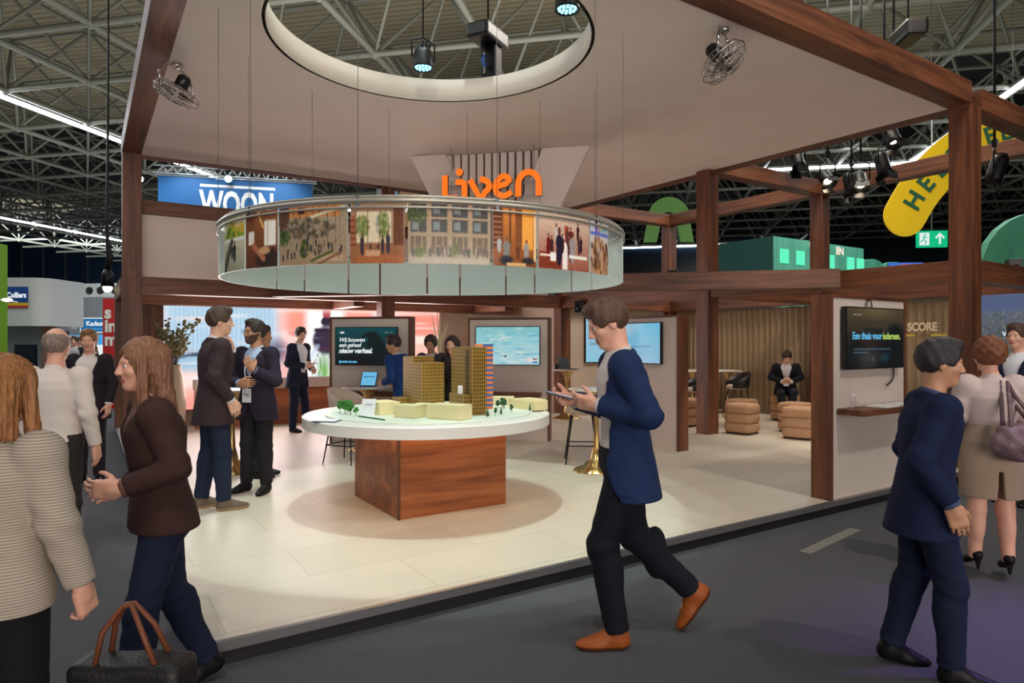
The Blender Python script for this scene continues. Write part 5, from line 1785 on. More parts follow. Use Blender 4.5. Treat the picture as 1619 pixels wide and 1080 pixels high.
def sdf_mesh(fn, lo, hi, h):
    B = 6
    lo = vec(lo)
    nb = np.ceil((vec(hi) - lo) / (B * h)).astype(int) + 1
    g = np.stack(np.meshgrid(*[np.arange(n_) for n_ in nb], indexing='ij'), -1).reshape(-1, 3)
    cen = lo + (g * B + (B - 1) / 2.0).astype(F32) * F32(h)
    dc = fn(cen.astype(F32))
    keep = np.abs(dc) < B * h * 1.25
    V = np.repeat(np.repeat(np.repeat(dc.reshape(nb), B, 0), B, 1), B, 2).astype(F32)
    gk = g[keep]
    off = np.stack(np.meshgrid(*[np.arange(B)] * 3, indexing='ij'), -1).reshape(-1, 3)
    idx = (gk[:, None, :] * B + off[None]).reshape(-1, 3)
    pts = lo + idx.astype(F32) * F32(h)
    out = np.empty(len(pts), F32)
    for s in range(0, len(pts), 150000):
        out[s:s + 150000] = fn(pts[s:s + 150000])
    V[idx[:, 0], idx[:, 1], idx[:, 2]] = out
    ins = V < 0
    c8 = np.zeros(tuple(np.array(V.shape) - 1), np.int8)
    for dx in (0, 1):
        for dy in (0, 1):
            for dz in (0, 1):
                c8 += ins[dx:ins.shape[0] - 1 + dx, dy:ins.shape[1] - 1 + dy, dz:ins.shape[2] - 1 + dz]
    act = np.argwhere((c8 > 0) & (c8 < 8))
    cid = -np.ones(c8.shape, np.int32)
    cid[act[:, 0], act[:, 1], act[:, 2]] = np.arange(len(act))
    acc = np.zeros((len(act), 3), F32)
    cnt = np.zeros(len(act), F32)
    for ax in range(3):
        o1, o2 = [a for a in range(3) if a != ax]
        for i1 in (0, 1):
            for i2 in (0, 1):
                p0 = act.copy()
                p0[:, o1] += i1
                p0[:, o2] += i2
                p1 = p0.copy()
                p1[:, ax] += 1
                v0 = V[p0[:, 0], p0[:, 1], p0[:, 2]]
                v1 = V[p1[:, 0], p1[:, 1], p1[:, 2]]
                m_ = (v0 < 0) != (v1 < 0)
                t = np.where(m_, v0 / np.where(m_, v0 - v1, 1), 0)
                q = (p0 - act).astype(F32)
                q[:, ax] += t
                acc[m_] += q[m_]
                cnt[m_] += 1
    verts = lo + (act + acc / np.maximum(cnt, 1)[:, None]) * F32(h)
    quads = []
    for ax in range(3):
        o1, o2 = (ax + 1) % 3, (ax + 2) % 3
        sl0 = [slice(None)] * 3
        sl1 = [slice(None)] * 3
        sl0[ax] = slice(0, -1)
        sl1[ax] = slice(1, None)
        a, b_ = ins[tuple(sl0)], ins[tuple(sl1)]
        e = np.argwhere(a != b_)
        e = e[(e[:, o1] > 0) & (e[:, o2] > 0) & (e[:, o1] < c8.shape[o1]) & (e[:, o2] < c8.shape[o2])]
        if len(e) == 0:
            continue
        flip = ins[e[:, 0], e[:, 1], e[:, 2]]
        def cidx(d1, d2):
            q = e.copy()
            q[:, o1] -= d1
            q[:, o2] -= d2
            return cid[q[:, 0], q[:, 1], q[:, 2]]
        q = np.stack([cidx(0, 0), cidx(1, 0), cidx(1, 1), cidx(0, 1)], 1)
        q[~flip] = q[~flip][:, ::-1]
        quads.append(q)
    quads = np.concatenate(quads)
    quads = quads[(quads >= 0).all(1)]
    return verts, quads

def rot_head(yaw, pitch, roll=0.0):
    return np.array((Matrix.Rotation(yaw, 3, 'Z') @ Matrix.Rotation(pitch, 3, 'X') @ Matrix.Rotation(roll, 3, 'Y')), F32)

def unit(v):
    v = np.array(v, float)
    return v / np.linalg.norm(v)

SKIN = {}
def skin_mat(key):
    if key not in SKIN:
        c = {'fair': (222, 174, 148), 'tan': (196, 144, 112), 'rosy': (224, 168, 144)}[key]
        m_, nt_, b_ = mat_base('skin_' + key, srgb(*c), 0.5)
        b_.inputs['Subsurface Weight'].default_value = 0.08
        b_.inputs['Subsurface Radius'].default_value = (0.02, 0.008, 0.004)
        SKIN[key] = m_
    return SKIN[key]
CLOTH = {}
def cloth(c, rough=0.85, stripe=False):
    k = (c, rough, stripe)
    if k not in CLOTH:
        dk = tuple(int(q * (.88 if max(c) < 150 else .965)) for q in c)
        if stripe:
            m_, nt_, b_ = mat_base('cloth_striped', srgb(*c), rough)
            tc_ = nd(nt_, 'ShaderNodeTexCoord')
            w_ = nd(nt_, 'ShaderNodeTexWave')
            w_.bands_direction = 'Z'
            w_.inputs['Scale'].default_value = 34.0
            nt_.links.new(tc_.outputs['Object'], w_.inputs['Vector'])
            r_ = nd(nt_, 'ShaderNodeValToRGB')
            r_.color_ramp.elements[0].color = srgb(*[int(q * .74) for q in c])
            r_.color_ramp.elements[1].color = srgb(*c)
            nt_.links.new(w_.outputs['Fac'], r_.inputs['Fac'])
            nt_.links.new(r_.outputs['Color'], b_.inputs['Base Color'])
            CLOTH[k] = m_
        else:
            CLOTH[k] = mat_noise('cloth_%d_%d_%d' % c, srgb(*dk), srgb(*c), 120, rough, bump=.12, bscale=500, spec=.25)
    return CLOTH[k]
M.eyewhite = mat_base('eye_white', srgb(232, 228, 222), .2)[0]
M.iris = mat_base('eye_iris', srgb(52, 38, 28), .15)[0]
M.lip = mat_base('lip', srgb(178, 108, 98), .5)[0]

PROF = {'m': (( -.30, -.20, -.08, .04, .20, .38, .58, .74, .84, .92, 1.0, 1.08), (.06, .125, .168, .172, .156, .146, .162, .176, .160, .118, .070, .05), (.05, .095, .122, .120, .106, .102, .114, .116, .106, .084, .060, .05)),
        'f': (( -.30, -.20, -.08, .04, .20, .38, .58, .74, .84, .92, 1.0, 1.08), (.06, .13, .176, .172, .142, .126, .142, .154, .140, .104, .062, .045), (.05, .10, .128, .118, .098, .092, .108, .118, .100, .078, .054, .045))}

class Fig:
    """a posed figure in its own frame: faces +y, right hand at +x, metres for a 1.75 m person"""
    def __init__(s, **k):
        s.sex = k.get('sex', 'm')
        s.pel = vec(k.get('pelvis', (0, 0, .93)))
        s.neck = vec(k.get('neck', (0, .01, 1.46)))
        s.yaw, s.pitch, s.roll = k.get('head', (0, 0, 0))
        s.legs = k.get('legs', (((.095, .02, .49), (.10, 0, .085), -8, 0), ((-.095, .02, .49), (-.10, 0, .085), 8, 0)))
        dr = ((.245, -.02, 1.14), (.255, .06, .89), (.0, .2, -1), (-1, 0, 0), .35)
        dl = ((-.245, -.02, 1.14), (-.255, .06, .89), (.0, .2, -1), (1, 0, 0), .35)
        s.arms = (k.get('arm_r', dr), k.get('arm_l', dl))
        s.L = float(s.neck[2] - s.pel[2])
        s.R = rot_head(s.yaw, s.pitch, s.roll)
        sw = .172 if s.sex == 'm' else .152
        up = unit(s.neck - s.pel)
        s.sh = [s.neck + vec((q * sw, 0, -.055)) for q in (1, -1)]
        s.hip = [s.pel + vec((q * .085, 0, -.03)) for q in (1, -1)]
        fwd = s.R @ vec((0, 1, 0))
        s.hc = s.neck + vec((up[0] * .07, up[1] * .07 + .012, .095)) + s.R @ vec((0, .012, .075))
    def tor(s, P, grow, lo=-.32, hi=1.08, flare=0.0, k=0):
        sp, sa, sb = PROF[s.sex]
        t = (P[:, 2] - s.pel[2]) / s.L
        c = s.pel + t[:, None] * (s.neck - s.pel)
        a = np.interp(t, sp, sa).astype(F32) + grow
        b = np.interp(t, sp, sb).astype(F32) + grow
        if flare:
            tt = np.clip(-t + .05, 0, 1)
            a = np.where(t < .05, np.maximum(a, sa[3] + grow + flare * tt), a)
            b = np.where(t < .05, np.maximum(b, sb[3] + grow + flare * tt), b)
        q = np.sqrt(((P[:, 0] - c[:, 0]) / a) ** 2 + ((P[:, 1] - c[:, 1]) / b) ** 2)
        d = (q - 1) * np.minimum(a, b)
        d = np.maximum(d, (lo - t) * s.L)
        return np.maximum(d, (t - hi) * s.L), t, P[:, 0] - c[:, 0], P[:, 1] - c[:, 1]
    def arm(s, P, i, grow, end=1.0, fold=0.0):
        el, wr = vec(s.arms[i][0]), vec(s.arms[i][1])
        w2 = el + (wr - el) * end
        d = d_cone(P, s.sh[i], el, .054 + grow, .043 + grow)
        e = d_cone(P, el, w2, .043 + grow, .029 + (1 - end) * .01 + grow)
        if end < 1.0:
            ax = unit(wr - el).astype(F32)
            e = np.maximum(e, (P - w2) @ ax)
        d = smin(d, e, .02)
        d = smin(d, d_ell(P, s.sh[i], (.062 + grow,) * 3), .03)
        if fold:
            q = np.linalg.norm(P - el, axis=1)
            d = d + fold * np.exp(-(q / .12) ** 2) * np.sin(70 * P[:, 2] + 40 * P[:, 0] + 25 * P[:, 1])
        return d
    def leg(s, P, i, gt, gk, ga, end=1.0, fold=0.0):
        kn, an = vec(s.legs[i][0]), vec(s.legs[i][1])
        a2 = kn + (an - kn) * end
        d = d_cone(P, s.hip[i], kn, .086 + gt, .056 + gk)
        e = d_cone(P, kn, a2, .056 + gk, .040 + ga)
        e = smin(e, d_ell(P, kn * .7 + an * .3 + vec((0, -.022, 0)), (.045 + gk, .045 + gk, .12 + gk)), .03)
        ax = unit(an - kn).astype(F32)
        e = np.maximum(e, (P - a2) @ ax)
        d = smin(d, e, .03)
        if fold:
            q = np.linalg.norm(P - kn, axis=1)
            q2 = np.linalg.norm(P - a2, axis=1)
            d = d + fold * (np.exp(-(q / .13) ** 2) + np.exp(-(q2 / .10) ** 2)) * np.sin(75 * P[:, 2] + 30 * P[:, 0] + 22 * P[:, 1])
        return d
    def head(s, P):
        q = (P - s.hc) @ s.R
        d = d_ell(q, (0, -.012, .030), (.074, .094, .092))
        d = smin(d, d_ell(q, (0, .020, -.040), (.058, .068, .078)), .04)
        d = smin(d, d_ell(q, (0, .066, -.092), (.026, .022, .020)), .03)
        d = smin(d, d_ell(q, (0, .076, .026), (.050, .016, .012)), .018)          # brow
        for x in (-1, 1):
            d = smin(d, d_ell(q, (x * .040, .060, -.022), (.022, .020, .018)), .02)   # cheek
            d = smax(d, -d_ell(q, (x * .031, .098, .006), (.017, .020, .011)), .010)  # eye socket
            d = smin(d, d_ell(q, (x * .076, -.008, -.008), (.009, .020, .031)), .008)  # ear
        d = smin(d, d_cone(q, (0, .088, .016), (0, .107, -.026), .008, .0125), .012)   # nose
        for x in (-1, 1):
            d = smin(d, d_ell(q, (x * .012, .098, -.030), (.009, .010, .008)), .008)
        d = smin(d, d_ell(q, (0, .086, -.054), (.024, .010, .006)), .006)
        d = smin(d, d_ell(q, (0, .084, -.066), (.021, .011, .007)), .006)
        return d
    def hand(s, P, i):
        wr, d_, n_, curl = vec(s.arms[i][1]), unit(s.arms[i][2]), unit(s.arms[i][3]), s.arms[i][4]
        n_ = unit(n_ - d_ * float(n_ @ d_))
        sd = np.cross(d_, n_) * (1 if i == 0 else -1)
        Rm = np.stack([sd, d_, n_], 1).astype(F32)
        q = (P - wr) @ Rm
        a = np.abs(q - vec((0, .05, 0))) - vec((.034, .040, .006))
        d = np.linalg.norm(np.maximum(a, 0), axis=1) + np.minimum(a.max(1), 0) - .010
        d = smin(d, d_cone(q, (0, -.02, 0), (0, .03, 0), .027, .026), .02)
        for (x, L, r) in ((-.032, .058, .0078), (-.011, .074, .0086), (.011, .080, .0088), (.032, .072, .0084)):
            p = np.array((x, .092 if abs(x) < .02 else .086, 0.0))
            a_ = 0.0
            for (f, bend) in ((.45, .8), (.30, 1.1), (.25, .7)):
                a_ += curl * bend
                e = p + np.array((x * .10 * f, math.cos(a_), math.sin(a_))) * L * f
                d = np.minimum(smin(d, d_cone(q, p, e, r, r * .93), .004), d_cone(q, p, e, r, r * .93))
                p, r = e, r * .93
        p0 = np.array((.026, .016, .004))
        p1 = p0 + np.array((.026, .026, .018))
        p2 = p1 + np.array((.008, .026, .010 + .012 * curl))
        p3 = p2 + np.array((-.002, .022, .006 + .012 * curl))
        d = smin(d, d_cone(q, p0, p1, .015, .012), .010)
        d = smin(d, d_cone(q, p1, p2, .0115, .010), .004)
        return smin(d, d_cone(q, p2, p3, .010, .008), .004)
    def body(s, P):
        d = s.tor(P, 0.0)[0]
        for i in (0, 1):
            d = smin(d, s.arm(P, i, 0.0), .03)
            d = smin(d, s.leg(P, i, 0.0, 0.0, 0.0), .03)
            an = vec(s.legs[i][1])
            a = math.radians(90 + s.legs[i][2])
            d = smin(d, d_cone(P, an, an + vec((.07 * math.cos(a) * math.cos(s.legs[i][3]), .07 * math.sin(a) * math.cos(s.legs[i][3]), -.04 + .07 * math.sin(s.legs[i][3]))), .030, .016), .02)
        d = smin(d, d_cone(P, s.neck - vec((0, 0, .04)), s.hc + s.R @ vec((0, -.018, -.06)), .060 if s.sex == 'm' else .050, .052 if s.sex == 'm' else .044), .02)
        d = smin(d, s.head(P), .02)
        for i in (0, 1):
            w = vec(s.arms[i][1])
            near = np.linalg.norm(P - w, axis=1) < .26
            if near.any():
                h_ = np.full(len(P), 9, F32)
                h_[near] = s.hand(P[near], i)
                d = smin(d, h_, .006)
        return d
    def bounds(s, grow=.10):
        pts = [s.pel + vec((0, .14, -.25)), s.pel - vec((0, .14, .25)), s.pel + vec((.16, 0, 0)), s.pel - vec((.16, 0, 0)), s.neck + vec((0, .10, 0)), s.neck - vec((0, .10, 0)), s.neck, s.hc + vec((0, 0, .13)), s.hc + vec((0, .12, 0)), s.hc - vec((0, .12, 0))]
        for i in (0, 1):
            el, wr, d_ = vec(s.arms[i][0]), vec(s.arms[i][1]), unit(s.arms[i][2])
            pts += [s.sh[i], el, wr, wr + vec(d_ * .2), vec(s.legs[i][0]), vec(s.legs[i][1]), vec(s.legs[i][1]) - vec((0, 0, .09)), s.hip[i]]
            a = math.radians(90 + s.legs[i][2])
            pts.append(vec(s.legs[i][1]) + vec((.26 * math.cos(a), .26 * math.sin(a), 0)))
        pts = np.array(pts)
        return pts.min(0) - grow, pts.max(0) + grow

def clip_box(lo, hi, zlo=None, zhi=None):
    lo, hi = lo.copy(), hi.copy()
    if zlo is not None:
        lo[2] = max(lo[2], zlo)
    if zhi is not None:
        hi[2] = min(hi[2], zhi)
    return lo, hi

def person(label, x, y, z, heading, H, fig, hair, hair_col, top, bottom, shoes, skin='fair', h=.008, extra=(), group=None, cat='person'):
    """heading: direction the figure faces in the plan. top/bottom/shoes: (kind, colour, ...)"""
    k = H / 1.75
    rz = math.atan2(heading[1], heading[0]) - PI / 2
    t = thing('person', label, cat, (x, y, z), rz, group)
    lo, hi = fig.bounds()
    def part(name, fn, h_, mats, lo_=None, hi_=None, face_mat=None):
        v, q = sdf_mesh(fn, lo if lo_ is None else lo_, hi if hi_ is None else hi_, h_)
        me = bpy.data.meshes.new(name)
        me.from_pydata((v * k).tolist(), [], q.tolist())
        me.polygons.foreach_set('use_smooth', [True] * len(me.polygons))
        if face_mat is not None:
            me.polygons.foreach_set('material_index', face_mat(v[q].mean(1)).astype(np.int32))
        me.update()
        return link(name, me, mats, t)
    # ---- body, one continuous surface
    def lips(c):
        q = (c - fig.hc) @ fig.R
        m_ = np.zeros(len(c), int)
        m_[(np.abs(q[:, 0]) < .024) & (q[:, 2] < -.047) & (q[:, 2] > -.074) & (q[:, 1] > .076)] = 1
        return m_
    body = part('body', fig.body, h, [skin_mat(skin), M.lip], None, None, lips)
    if h < .011:
        eb = MB()
        for x_ in (-1, 1):
            p = fig.hc + fig.R @ vec((x_ * .031, .0725, .006))
            p2 = fig.hc + fig.R @ vec((x_ * .031, .0788, .006))
            eb.ico(tuple(p * k), .0120 * k, 2, 0)
            eb.ico(tuple(p2 * k), .0070 * k, 2, 1)
        obj('eyes', eb, [M.eyewhite, M.iris], t)
    # ---- lower clothing
    bk, bc = bottom[0], bottom[1]
    if bk == 'trousers':
        w_ = bottom[2] if len(bottom) > 2 else 0.0
        def tr_(P):
            d, tt, cx, cy = fig.tor(P, .014, -.30, .12)
            d = smin(d, smin(fig.leg(P, 0, .014, .016 + w_, .021 + w_, .99, .0035), fig.leg(P, 1, .014, .016 + w_, .021 + w_, .99, .0035), .006), .035)
            return np.maximum(d, (tt - .12) * fig.L)
        l2, h2 = clip_box(lo, hi, None, float(fig.pel[2]) + .12 * fig.L + .05)
        part('trousers', tr_, max(h, .009), cloth(bc), l2, h2)
    else:
        hem = bottom[2]
        def sk_(P):
            zt = float(fig.pel[2]) + .2
            u_ = np.clip((zt - P[:, 2]) / (zt - hem), 0, 1)
            a = np.interp(u_, (0, .25, .45, 1), (.150, .192, .205, .20)).astype(F32)
            b = np.interp(u_, (0, .25, .45, 1), (.112, .150, .155, .16)).astype(F32)
            q = np.sqrt(((P[:, 0] - fig.pel[0]) / a) ** 2 + ((P[:, 1] - fig.pel[1]) / b) ** 2)
            d = (q - 1) * np.minimum(a, b)
            slit = np.maximum(np.abs(P[:, 0] - fig.pel[0]) - .012 - .05 * np.clip(hem + .2 - P[:, 2], 0, 1), P[:, 1] - fig.pel[1] + .05)
            slit = np.maximum(slit, P[:, 2] - hem - .20)
            d = np.maximum(np.maximum(d, -slit), np.maximum(hem - P[:, 2], P[:, 2] - zt))
            return d
        l2, h2 = clip_box(lo, hi, hem - .05, float(fig.pel[2]) + .3)
        part('skirt', sk_, max(h, .009), cloth(bc), l2, h2)
    # ---- upper clothing
    tk, tcx = top[0], top[1]
    zt = float(fig.neck[2]) + .12
    if tk == 'suit':
        shirt_c = top[2] if len(top) > 2 else (232, 232, 236)
        vdepth = top[3] if len(top) > 3 else .34
        openw = top[4] if len(top) > 4 else 0.0
        def shirt(P):
            d = fig.tor(P, .009, -.02, .99)[0]
            nk = d_cone(P, fig.neck - vec((0, 0, .05)), fig.neck + vec((0, .008, .045)), .074 if fig.sex == 'm' else .066, .066 if fig.sex == 'm' else .058)
            nk = np.maximum(nk, P[:, 2] - (fig.neck[2] + .035) - .35 * (fig.neck[1] - P[:, 1]))
            v_ = np.maximum(np.abs(P[:, 0] - fig.neck[0]) - .35 * (P[:, 2] - fig.neck[2] + .02), fig.neck[1] + .01 - P[:, 1])
            nk = np.maximum(nk, -v_)
            d = smin(d, nk, .012)
            for i in (0, 1):
                el, wr = vec(fig.arms[i][0]), vec(fig.arms[i][1])
                a_ = el + (wr - el) * .86
                b_ = el + (wr - el) * .985
                ax = unit(wr - el).astype(F32)
                c_ = np.maximum(d_cone(P, a_, b_, .042, .040), np.maximum((P - b_) @ ax, -(P - a_) @ ax))
                d = np.minimum(d, c_)
            return d
        l2, h2 = clip_box(lo, hi, None, zt)
        part('shirt', shirt, max(h, .009), cloth(shirt_c, .7), l2, h2)
        def jacket(P):
            d, tt, cx, cy = fig.tor(P, .024, -.36 if fig.sex == 'm' else -.16, 1.0, .07)
            d = d + .0025 * np.sin(42 * P[:, 2] + 14 * P[:, 0]) * np.exp(-((tt - .3) / .25) ** 2)
            w = np.maximum(openw, (tt - vdepth) * fig.L * .27)
            w = np.where(tt > vdepth, w, openw) + np.clip(-.05 - tt, 0, 1) * fig.L * .5
            lap = np.exp(-((np.abs(cx) - w - .022) / .02) ** 2) * (cy > 0) * (tt > vdepth)
            d = d - .005 * lap
            wedge = np.maximum(np.abs(cx) - w, .02 - cy)
            d = np.where(w > .001, np.maximum(d, -wedge), d)
            for i in (0, 1):
                d = smin(d, fig.arm(P, i, .019, .90, .004), .022)
            nk = np.maximum(d_ell(P, fig.neck + vec((0, -.012, .0)), (.082, .078, .05)), -(d_ell(P, fig.neck + vec((0, .0, .0)), (.070, .066, .2))))
            nk = np.maximum(nk, P[:, 1] - fig.neck[1] - .03)
            return smin(d, nk, .015)
        l2, h2 = clip_box(lo, hi, float(fig.pel[2]) - .40 * fig.L - .03, zt)
        part('jacket', jacket, max(h, .009), cloth(tcx), l2, h2)
    else:
        hem = top[2] if len(top) > 2 else -.05
        gr_ = {'shirt': .016, 'sweater': .024}[tk]
        def shirt(P):
            d, tt, cx, cy = fig.tor(P, gr_, hem, 1.0, .03 if hem < -.1 else 0.0)
            d = d + .003 * np.sin(38 * P[:, 2] + 12 * P[:, 0] + 9 * P[:, 1]) * np.exp(-((tt - .15) / .3) ** 2)
            for i in (0, 1):
                d = smin(d, fig.arm(P, i, gr_ - .002, top[3] if len(top) > 3 else .93, .0045), .022)
            nk = np.maximum(d_cone(P, fig.neck - vec((0, 0, .05)), fig.neck + vec((0, .004, .03)), .070, .064), P[:, 2] - (fig.neck[2] + .02) - .3 * (fig.neck[1] - P[:, 1]))
            return smin(d, nk, .015)
        l2, h2 = clip_box(lo, hi, float(fig.pel[2]) + hem * fig.L - .05, zt)
        part('shirt' if tk == 'shirt' else 'sweater', shirt, max(h, .009), cloth(tcx, .9, len(top) > 4), l2, h2)
    # ---- shoes
    for i in (0, 1):
        kn, an, deg, lift = fig.legs[i]
        a = math.radians(90 + deg)
        fw = np.array((math.cos(a) * math.cos(lift), math.sin(a) * math.cos(lift), math.sin(lift)))
        up = np.array((-math.cos(a) * math.sin(lift), -math.sin(a) * math.sin(lift), math.cos(lift)))
        sd = np.cross(fw, up)
        Rm = np.stack([fw, sd, up], 1).astype(F32)
        hk = shoes[2] if len(shoes) > 2 else 0.0
        org = vec(an) - vec(up) * .085
        def shoe(P):
            q = (P - org) @ Rm
            hz = hk * np.clip(1 - (q[:, 0] + .02) / .15, 0, 1) ** 1.2
            q2 = q.copy()
            q2[:, 2] = q[:, 2] - hz
            d = d_ell(q2, (-.012, 0, .038), (.052, .037, .046))
            d = smin(d, d_ell(q2, (.105, .0, .024), (.105, .044, .036)), .035)
            if hk == 0:
                d = smin(d, d_cone(q2, (-.004, 0, .05), (-.008, 0, .108), .046, .043), .03)
                d = smin(d, d_cone(q2, (.01, 0, .080), (.10, 0, .034), .038, .036), .03)
            d = np.maximum(d, -q2[:, 2])
            if hk:
                heel = d_cone(q, (-.035, 0, .0), (-.03, 0, hk + .01), .009, .022)
                d = np.minimum(d, np.maximum(heel, -q[:, 2]))
                d = np.maximum(d, -(d_ell(q2, (.03, 0, .075), (.075, .034, .045))))
            return d
        pts = np.array([org + Rm @ vec(c_) for c_ in ((-.08, -.06, -.03), (.24, .06, .17), (-.08, .06, .17), (.24, -.06, -.03), (-.08, -.06, .17), (.24, .06, -.03))])
        def sole(c):
            q = (c - org) @ Rm
            return ((q[:, 2] < .020) & (hk == 0)).astype(int)
        part('shoe', shoe, min(h, .008), [cloth(shoes[0], .45), cloth(shoes[1], .7)], pts.min(0), pts.max(0), sole)
    # ---- hair
    if hair:
        def hairf(P):
            q = (P - fig.hc) @ fig.R
            g = .012
            d = d_ell(q, (0, -.014, .034), (.078 + g, .096 + g, .092 + g))
            nz1 = .0022 * np.sin(q[:, 0] * 150 + 30 * q[:, 2]) + .002 * np.sin(q[:, 1] * 120 + 60 * q[:, 2])
            face = d_ell(q, (0, .105, -.030), (.074, .085, .105))
            if hair == 'short':
                d = smin(d, d_ell(q, (.01, .035, .105), (.060, .055, .034)), .03)
                cut = np.maximum(-.045 - q[:, 2] - .35 * np.clip(-q[:, 1], 0, .1), 0 * q[:, 0] - 1)
                side = np.maximum(np.abs(q[:, 0]) * 0 + (-.004 - q[:, 2]), q[:, 1] + .0)
                d = np.maximum(d, -face)
                low = np.where(q[:, 1] > -.02, -.008 - q[:, 2], -.062 - q[:, 2])
                d = smax(d, low, .01)
            elif hair == 'balding':
                d = np.maximum(d_ell(q, (0, -.018, .020), (.084, .104, .092)), np.maximum(-face, q[:, 2] - .060 - .3 * np.clip(-q[:, 1], 0, .1)))
                low = np.where(q[:, 1] > -.02, -.012 - q[:, 2], -.060 - q[:, 2])
                d = smax(d, low, .01)
            elif hair == 'curly':
                d = smin(d, d_ell(q, (0, -.03, .02), (.098, .105, .11)), .03)
                d = np.maximum(d, -face)
                d = smax(d, -.085 - q[:, 2], .02)
                nz1 = .008 * np.sin(q[:, 0] * 85 + 20 * q[:, 2]) * np.sin(q[:, 2] * 80) * np.sin(q[:, 1] * 75 + 1)
            else:
                L_ = .34 if hair == 'long' else .20
                d = np.maximum(d, -face)
                t_ = np.clip((.03 - q[:, 2]) / L_, 0, 1)
                back = d_ell(q * vec((1, 1, 1)), (0, -.055, -.02), (.090, .062, .11))
                dn = np.maximum(np.sqrt((q[:, 0] / (.088 + .02 * t_)) ** 2 + ((q[:, 1] + .060 + .02 * t_) / (.048 + .012 * t_)) ** 2) - 1, -9) * .045
                dn = np.maximum(dn, np.maximum(q[:, 2] - .05, (-L_ + .03) - q[:, 2]))
                d = smin(smin(d, back, .03), dn, .03)
                for sx in (-1, 1):
                    lk = d_cone(q, (sx * .078, .018, .04), (sx * .088, .022, -L_ * .72), .022, .026)
                    d = smin(d, lk, .02)
                d = np.maximum(d, -d_ell(q, (0, .11, -.04), (.060, .085, .12)))
                nz1 = .004 * np.sin(np.arctan2(q[:, 0], q[:, 1] + .02) * 34 + 10 * q[:, 2]) + .003 * np.sin(q[:, 0] * 210 + 24 * q[:, 2])
            return d + nz1
        ext = .42 if hair in ('long', 'bob') else .17
        l2 = fig.hc - vec((.17, .19, ext))
        h2 = fig.hc + vec((.17, .17, .17))
        hm = mat_noise('hair_%d_%d_%d' % hair_col, srgb(*[int(c * .7) for c in hair_col]), srgb(*hair_col), 60, .55, (3, 3, .4), bump=.3, bscale=160)
        part('hair', hairf, min(h, .0075), hm, l2, h2)
    fig.k, fig.root = k, t
    fig.rz = rz
    for e in extra:
        if e == 'beard':
            def beard(P):
                d = fig.head(P) - .005
                q = (P - fig.hc) @ fig.R
                d = np.maximum(d, np.maximum(q[:, 2] + .044 - .75 * np.clip(np.abs(q[:, 0]) - .034, 0, 1), -.002 - q[:, 1]))
                mouth = d_ell(q, (0, .10, -.060), (.025, .03, .014))
                return np.maximum(np.maximum(d, -mouth), q[:, 2] - .01) + .0018 * np.sin(q[:, 0] * 260) * np.sin(q[:, 2] * 240)
            part('beard', beard, .006, mat_noise('beard_dark', srgb(58, 42, 34), srgb(92, 70, 58), 200, .8), fig.hc - .14, fig.hc + .14)
        elif e == 'glasses':
            gm = MB()
            for sx in (-1, 1):
                gm.tube([tuple((fig.hc + fig.R @ vec((sx * .033 + .024 * math.cos(a), .104, .004 + .019 * math.sin(a)))) * k) for a in [2 * PI * j / 20 for j in range(21)]], .0026 * k, 5)
                gm.tube([tuple((fig.hc + fig.R @ vec(p)) * k) for p in ((sx * .057, .104, .010), (sx * .079, .08, .010), (sx * .083, -.01, .006))], .0024 * k, 5)
            gm.tube([tuple((fig.hc + fig.R @ vec(p)) * k) for p in ((-.010, .105, .010), (0, .109, .012), (.010, .105, .010))], .0026 * k, 5)
            obj('glasses', gm, M.blackplastic, t)
        elif e in ('badge', 'badge_low'):
            # lanyard over the chest and a printed name badge
            zb = float(fig.pel[2]) + fig.L * (.42 if e == 'badge' else .20)
            cb = fig.pel + (zb - fig.pel[2]) / fig.L * (fig.neck - fig.pel)
            yb_ = float(cb[1]) + .165
            nb_ = fig.neck
            lm = MB()
            for sx in (-1, 1):
                lm.tube([tuple(vec(p) * k) for p in ((nb_[0] + sx * .070, nb_[1] - .01, nb_[2] + .03), (nb_[0] + sx * .060, nb_[1] + .085, nb_[2] - .07), (nb_[0] + sx * .035, yb_ - .012, (nb_[2] + zb) / 2), (cb[0] + sx * .006, yb_, zb + .03))], .006 * k, 4)
            obj('lanyard', lm, M.paper, t)
            bd = MB().box((cb[0] * k - .05 * k, yb_ * k, zb * k - .11 * k), (cb[0] * k + .05 * k, (yb_ + .006) * k, zb * k + .03 * k))
            bo = obj('name_badge', bd, M.paper, t)
            pr = MB().box((cb[0] * k - .035 * k, (yb_ + .006) * k, zb * k - .035 * k), (cb[0] * k + .030 * k, (yb_ + .0075) * k, zb * k - .025 * k)).box((cb[0] * k - .035 * k, (yb_ + .006) * k, zb * k - .055 * k), (cb[0] * k + .010 * k, (yb_ + .0075) * k, zb * k - .047 * k))
            obj('badge_print', pr, M.txt_grey, bo)
        elif e == 'watch':
            el, wr = vec(fig.arms[1][0]), vec(fig.arms[1][1])
            ax = Vector((wr - el).tolist()).normalized()
            c_ = Vector((el + (wr - el) * .955).tolist())
            o_ = ax.orthogonal().normalized()
            p_ = ax.cross(o_)
            obj('watch', MB().tube([tuple((c_ + (o_ * math.cos(a) + p_ * math.sin(a)) * .040) * k) for a in [2 * PI * j / 16 for j in range(17)]], .008 * k, 6), M.blackplastic, t)
    return t
def to_world(fig, p):
    c, s_ = math.cos(fig.rz), math.sin(fig.rz)
    q = [float(v) * fig.k for v in p]
    l_ = fig.root.location
    return (l_.x + c * q[0] - s_ * q[1], l_.y + s_ * q[0] + c * q[1], l_.z + q[2])
FW = (0.5444, 0.8388)
RT = (0.8388, -0.5444)
def hd_(f, r):
    return (FW[0] * f + RT[0] * r, FW[1] * f + RT[1] * r)
DARKSUIT, NAVY = (38, 34, 42), (26, 34, 62)
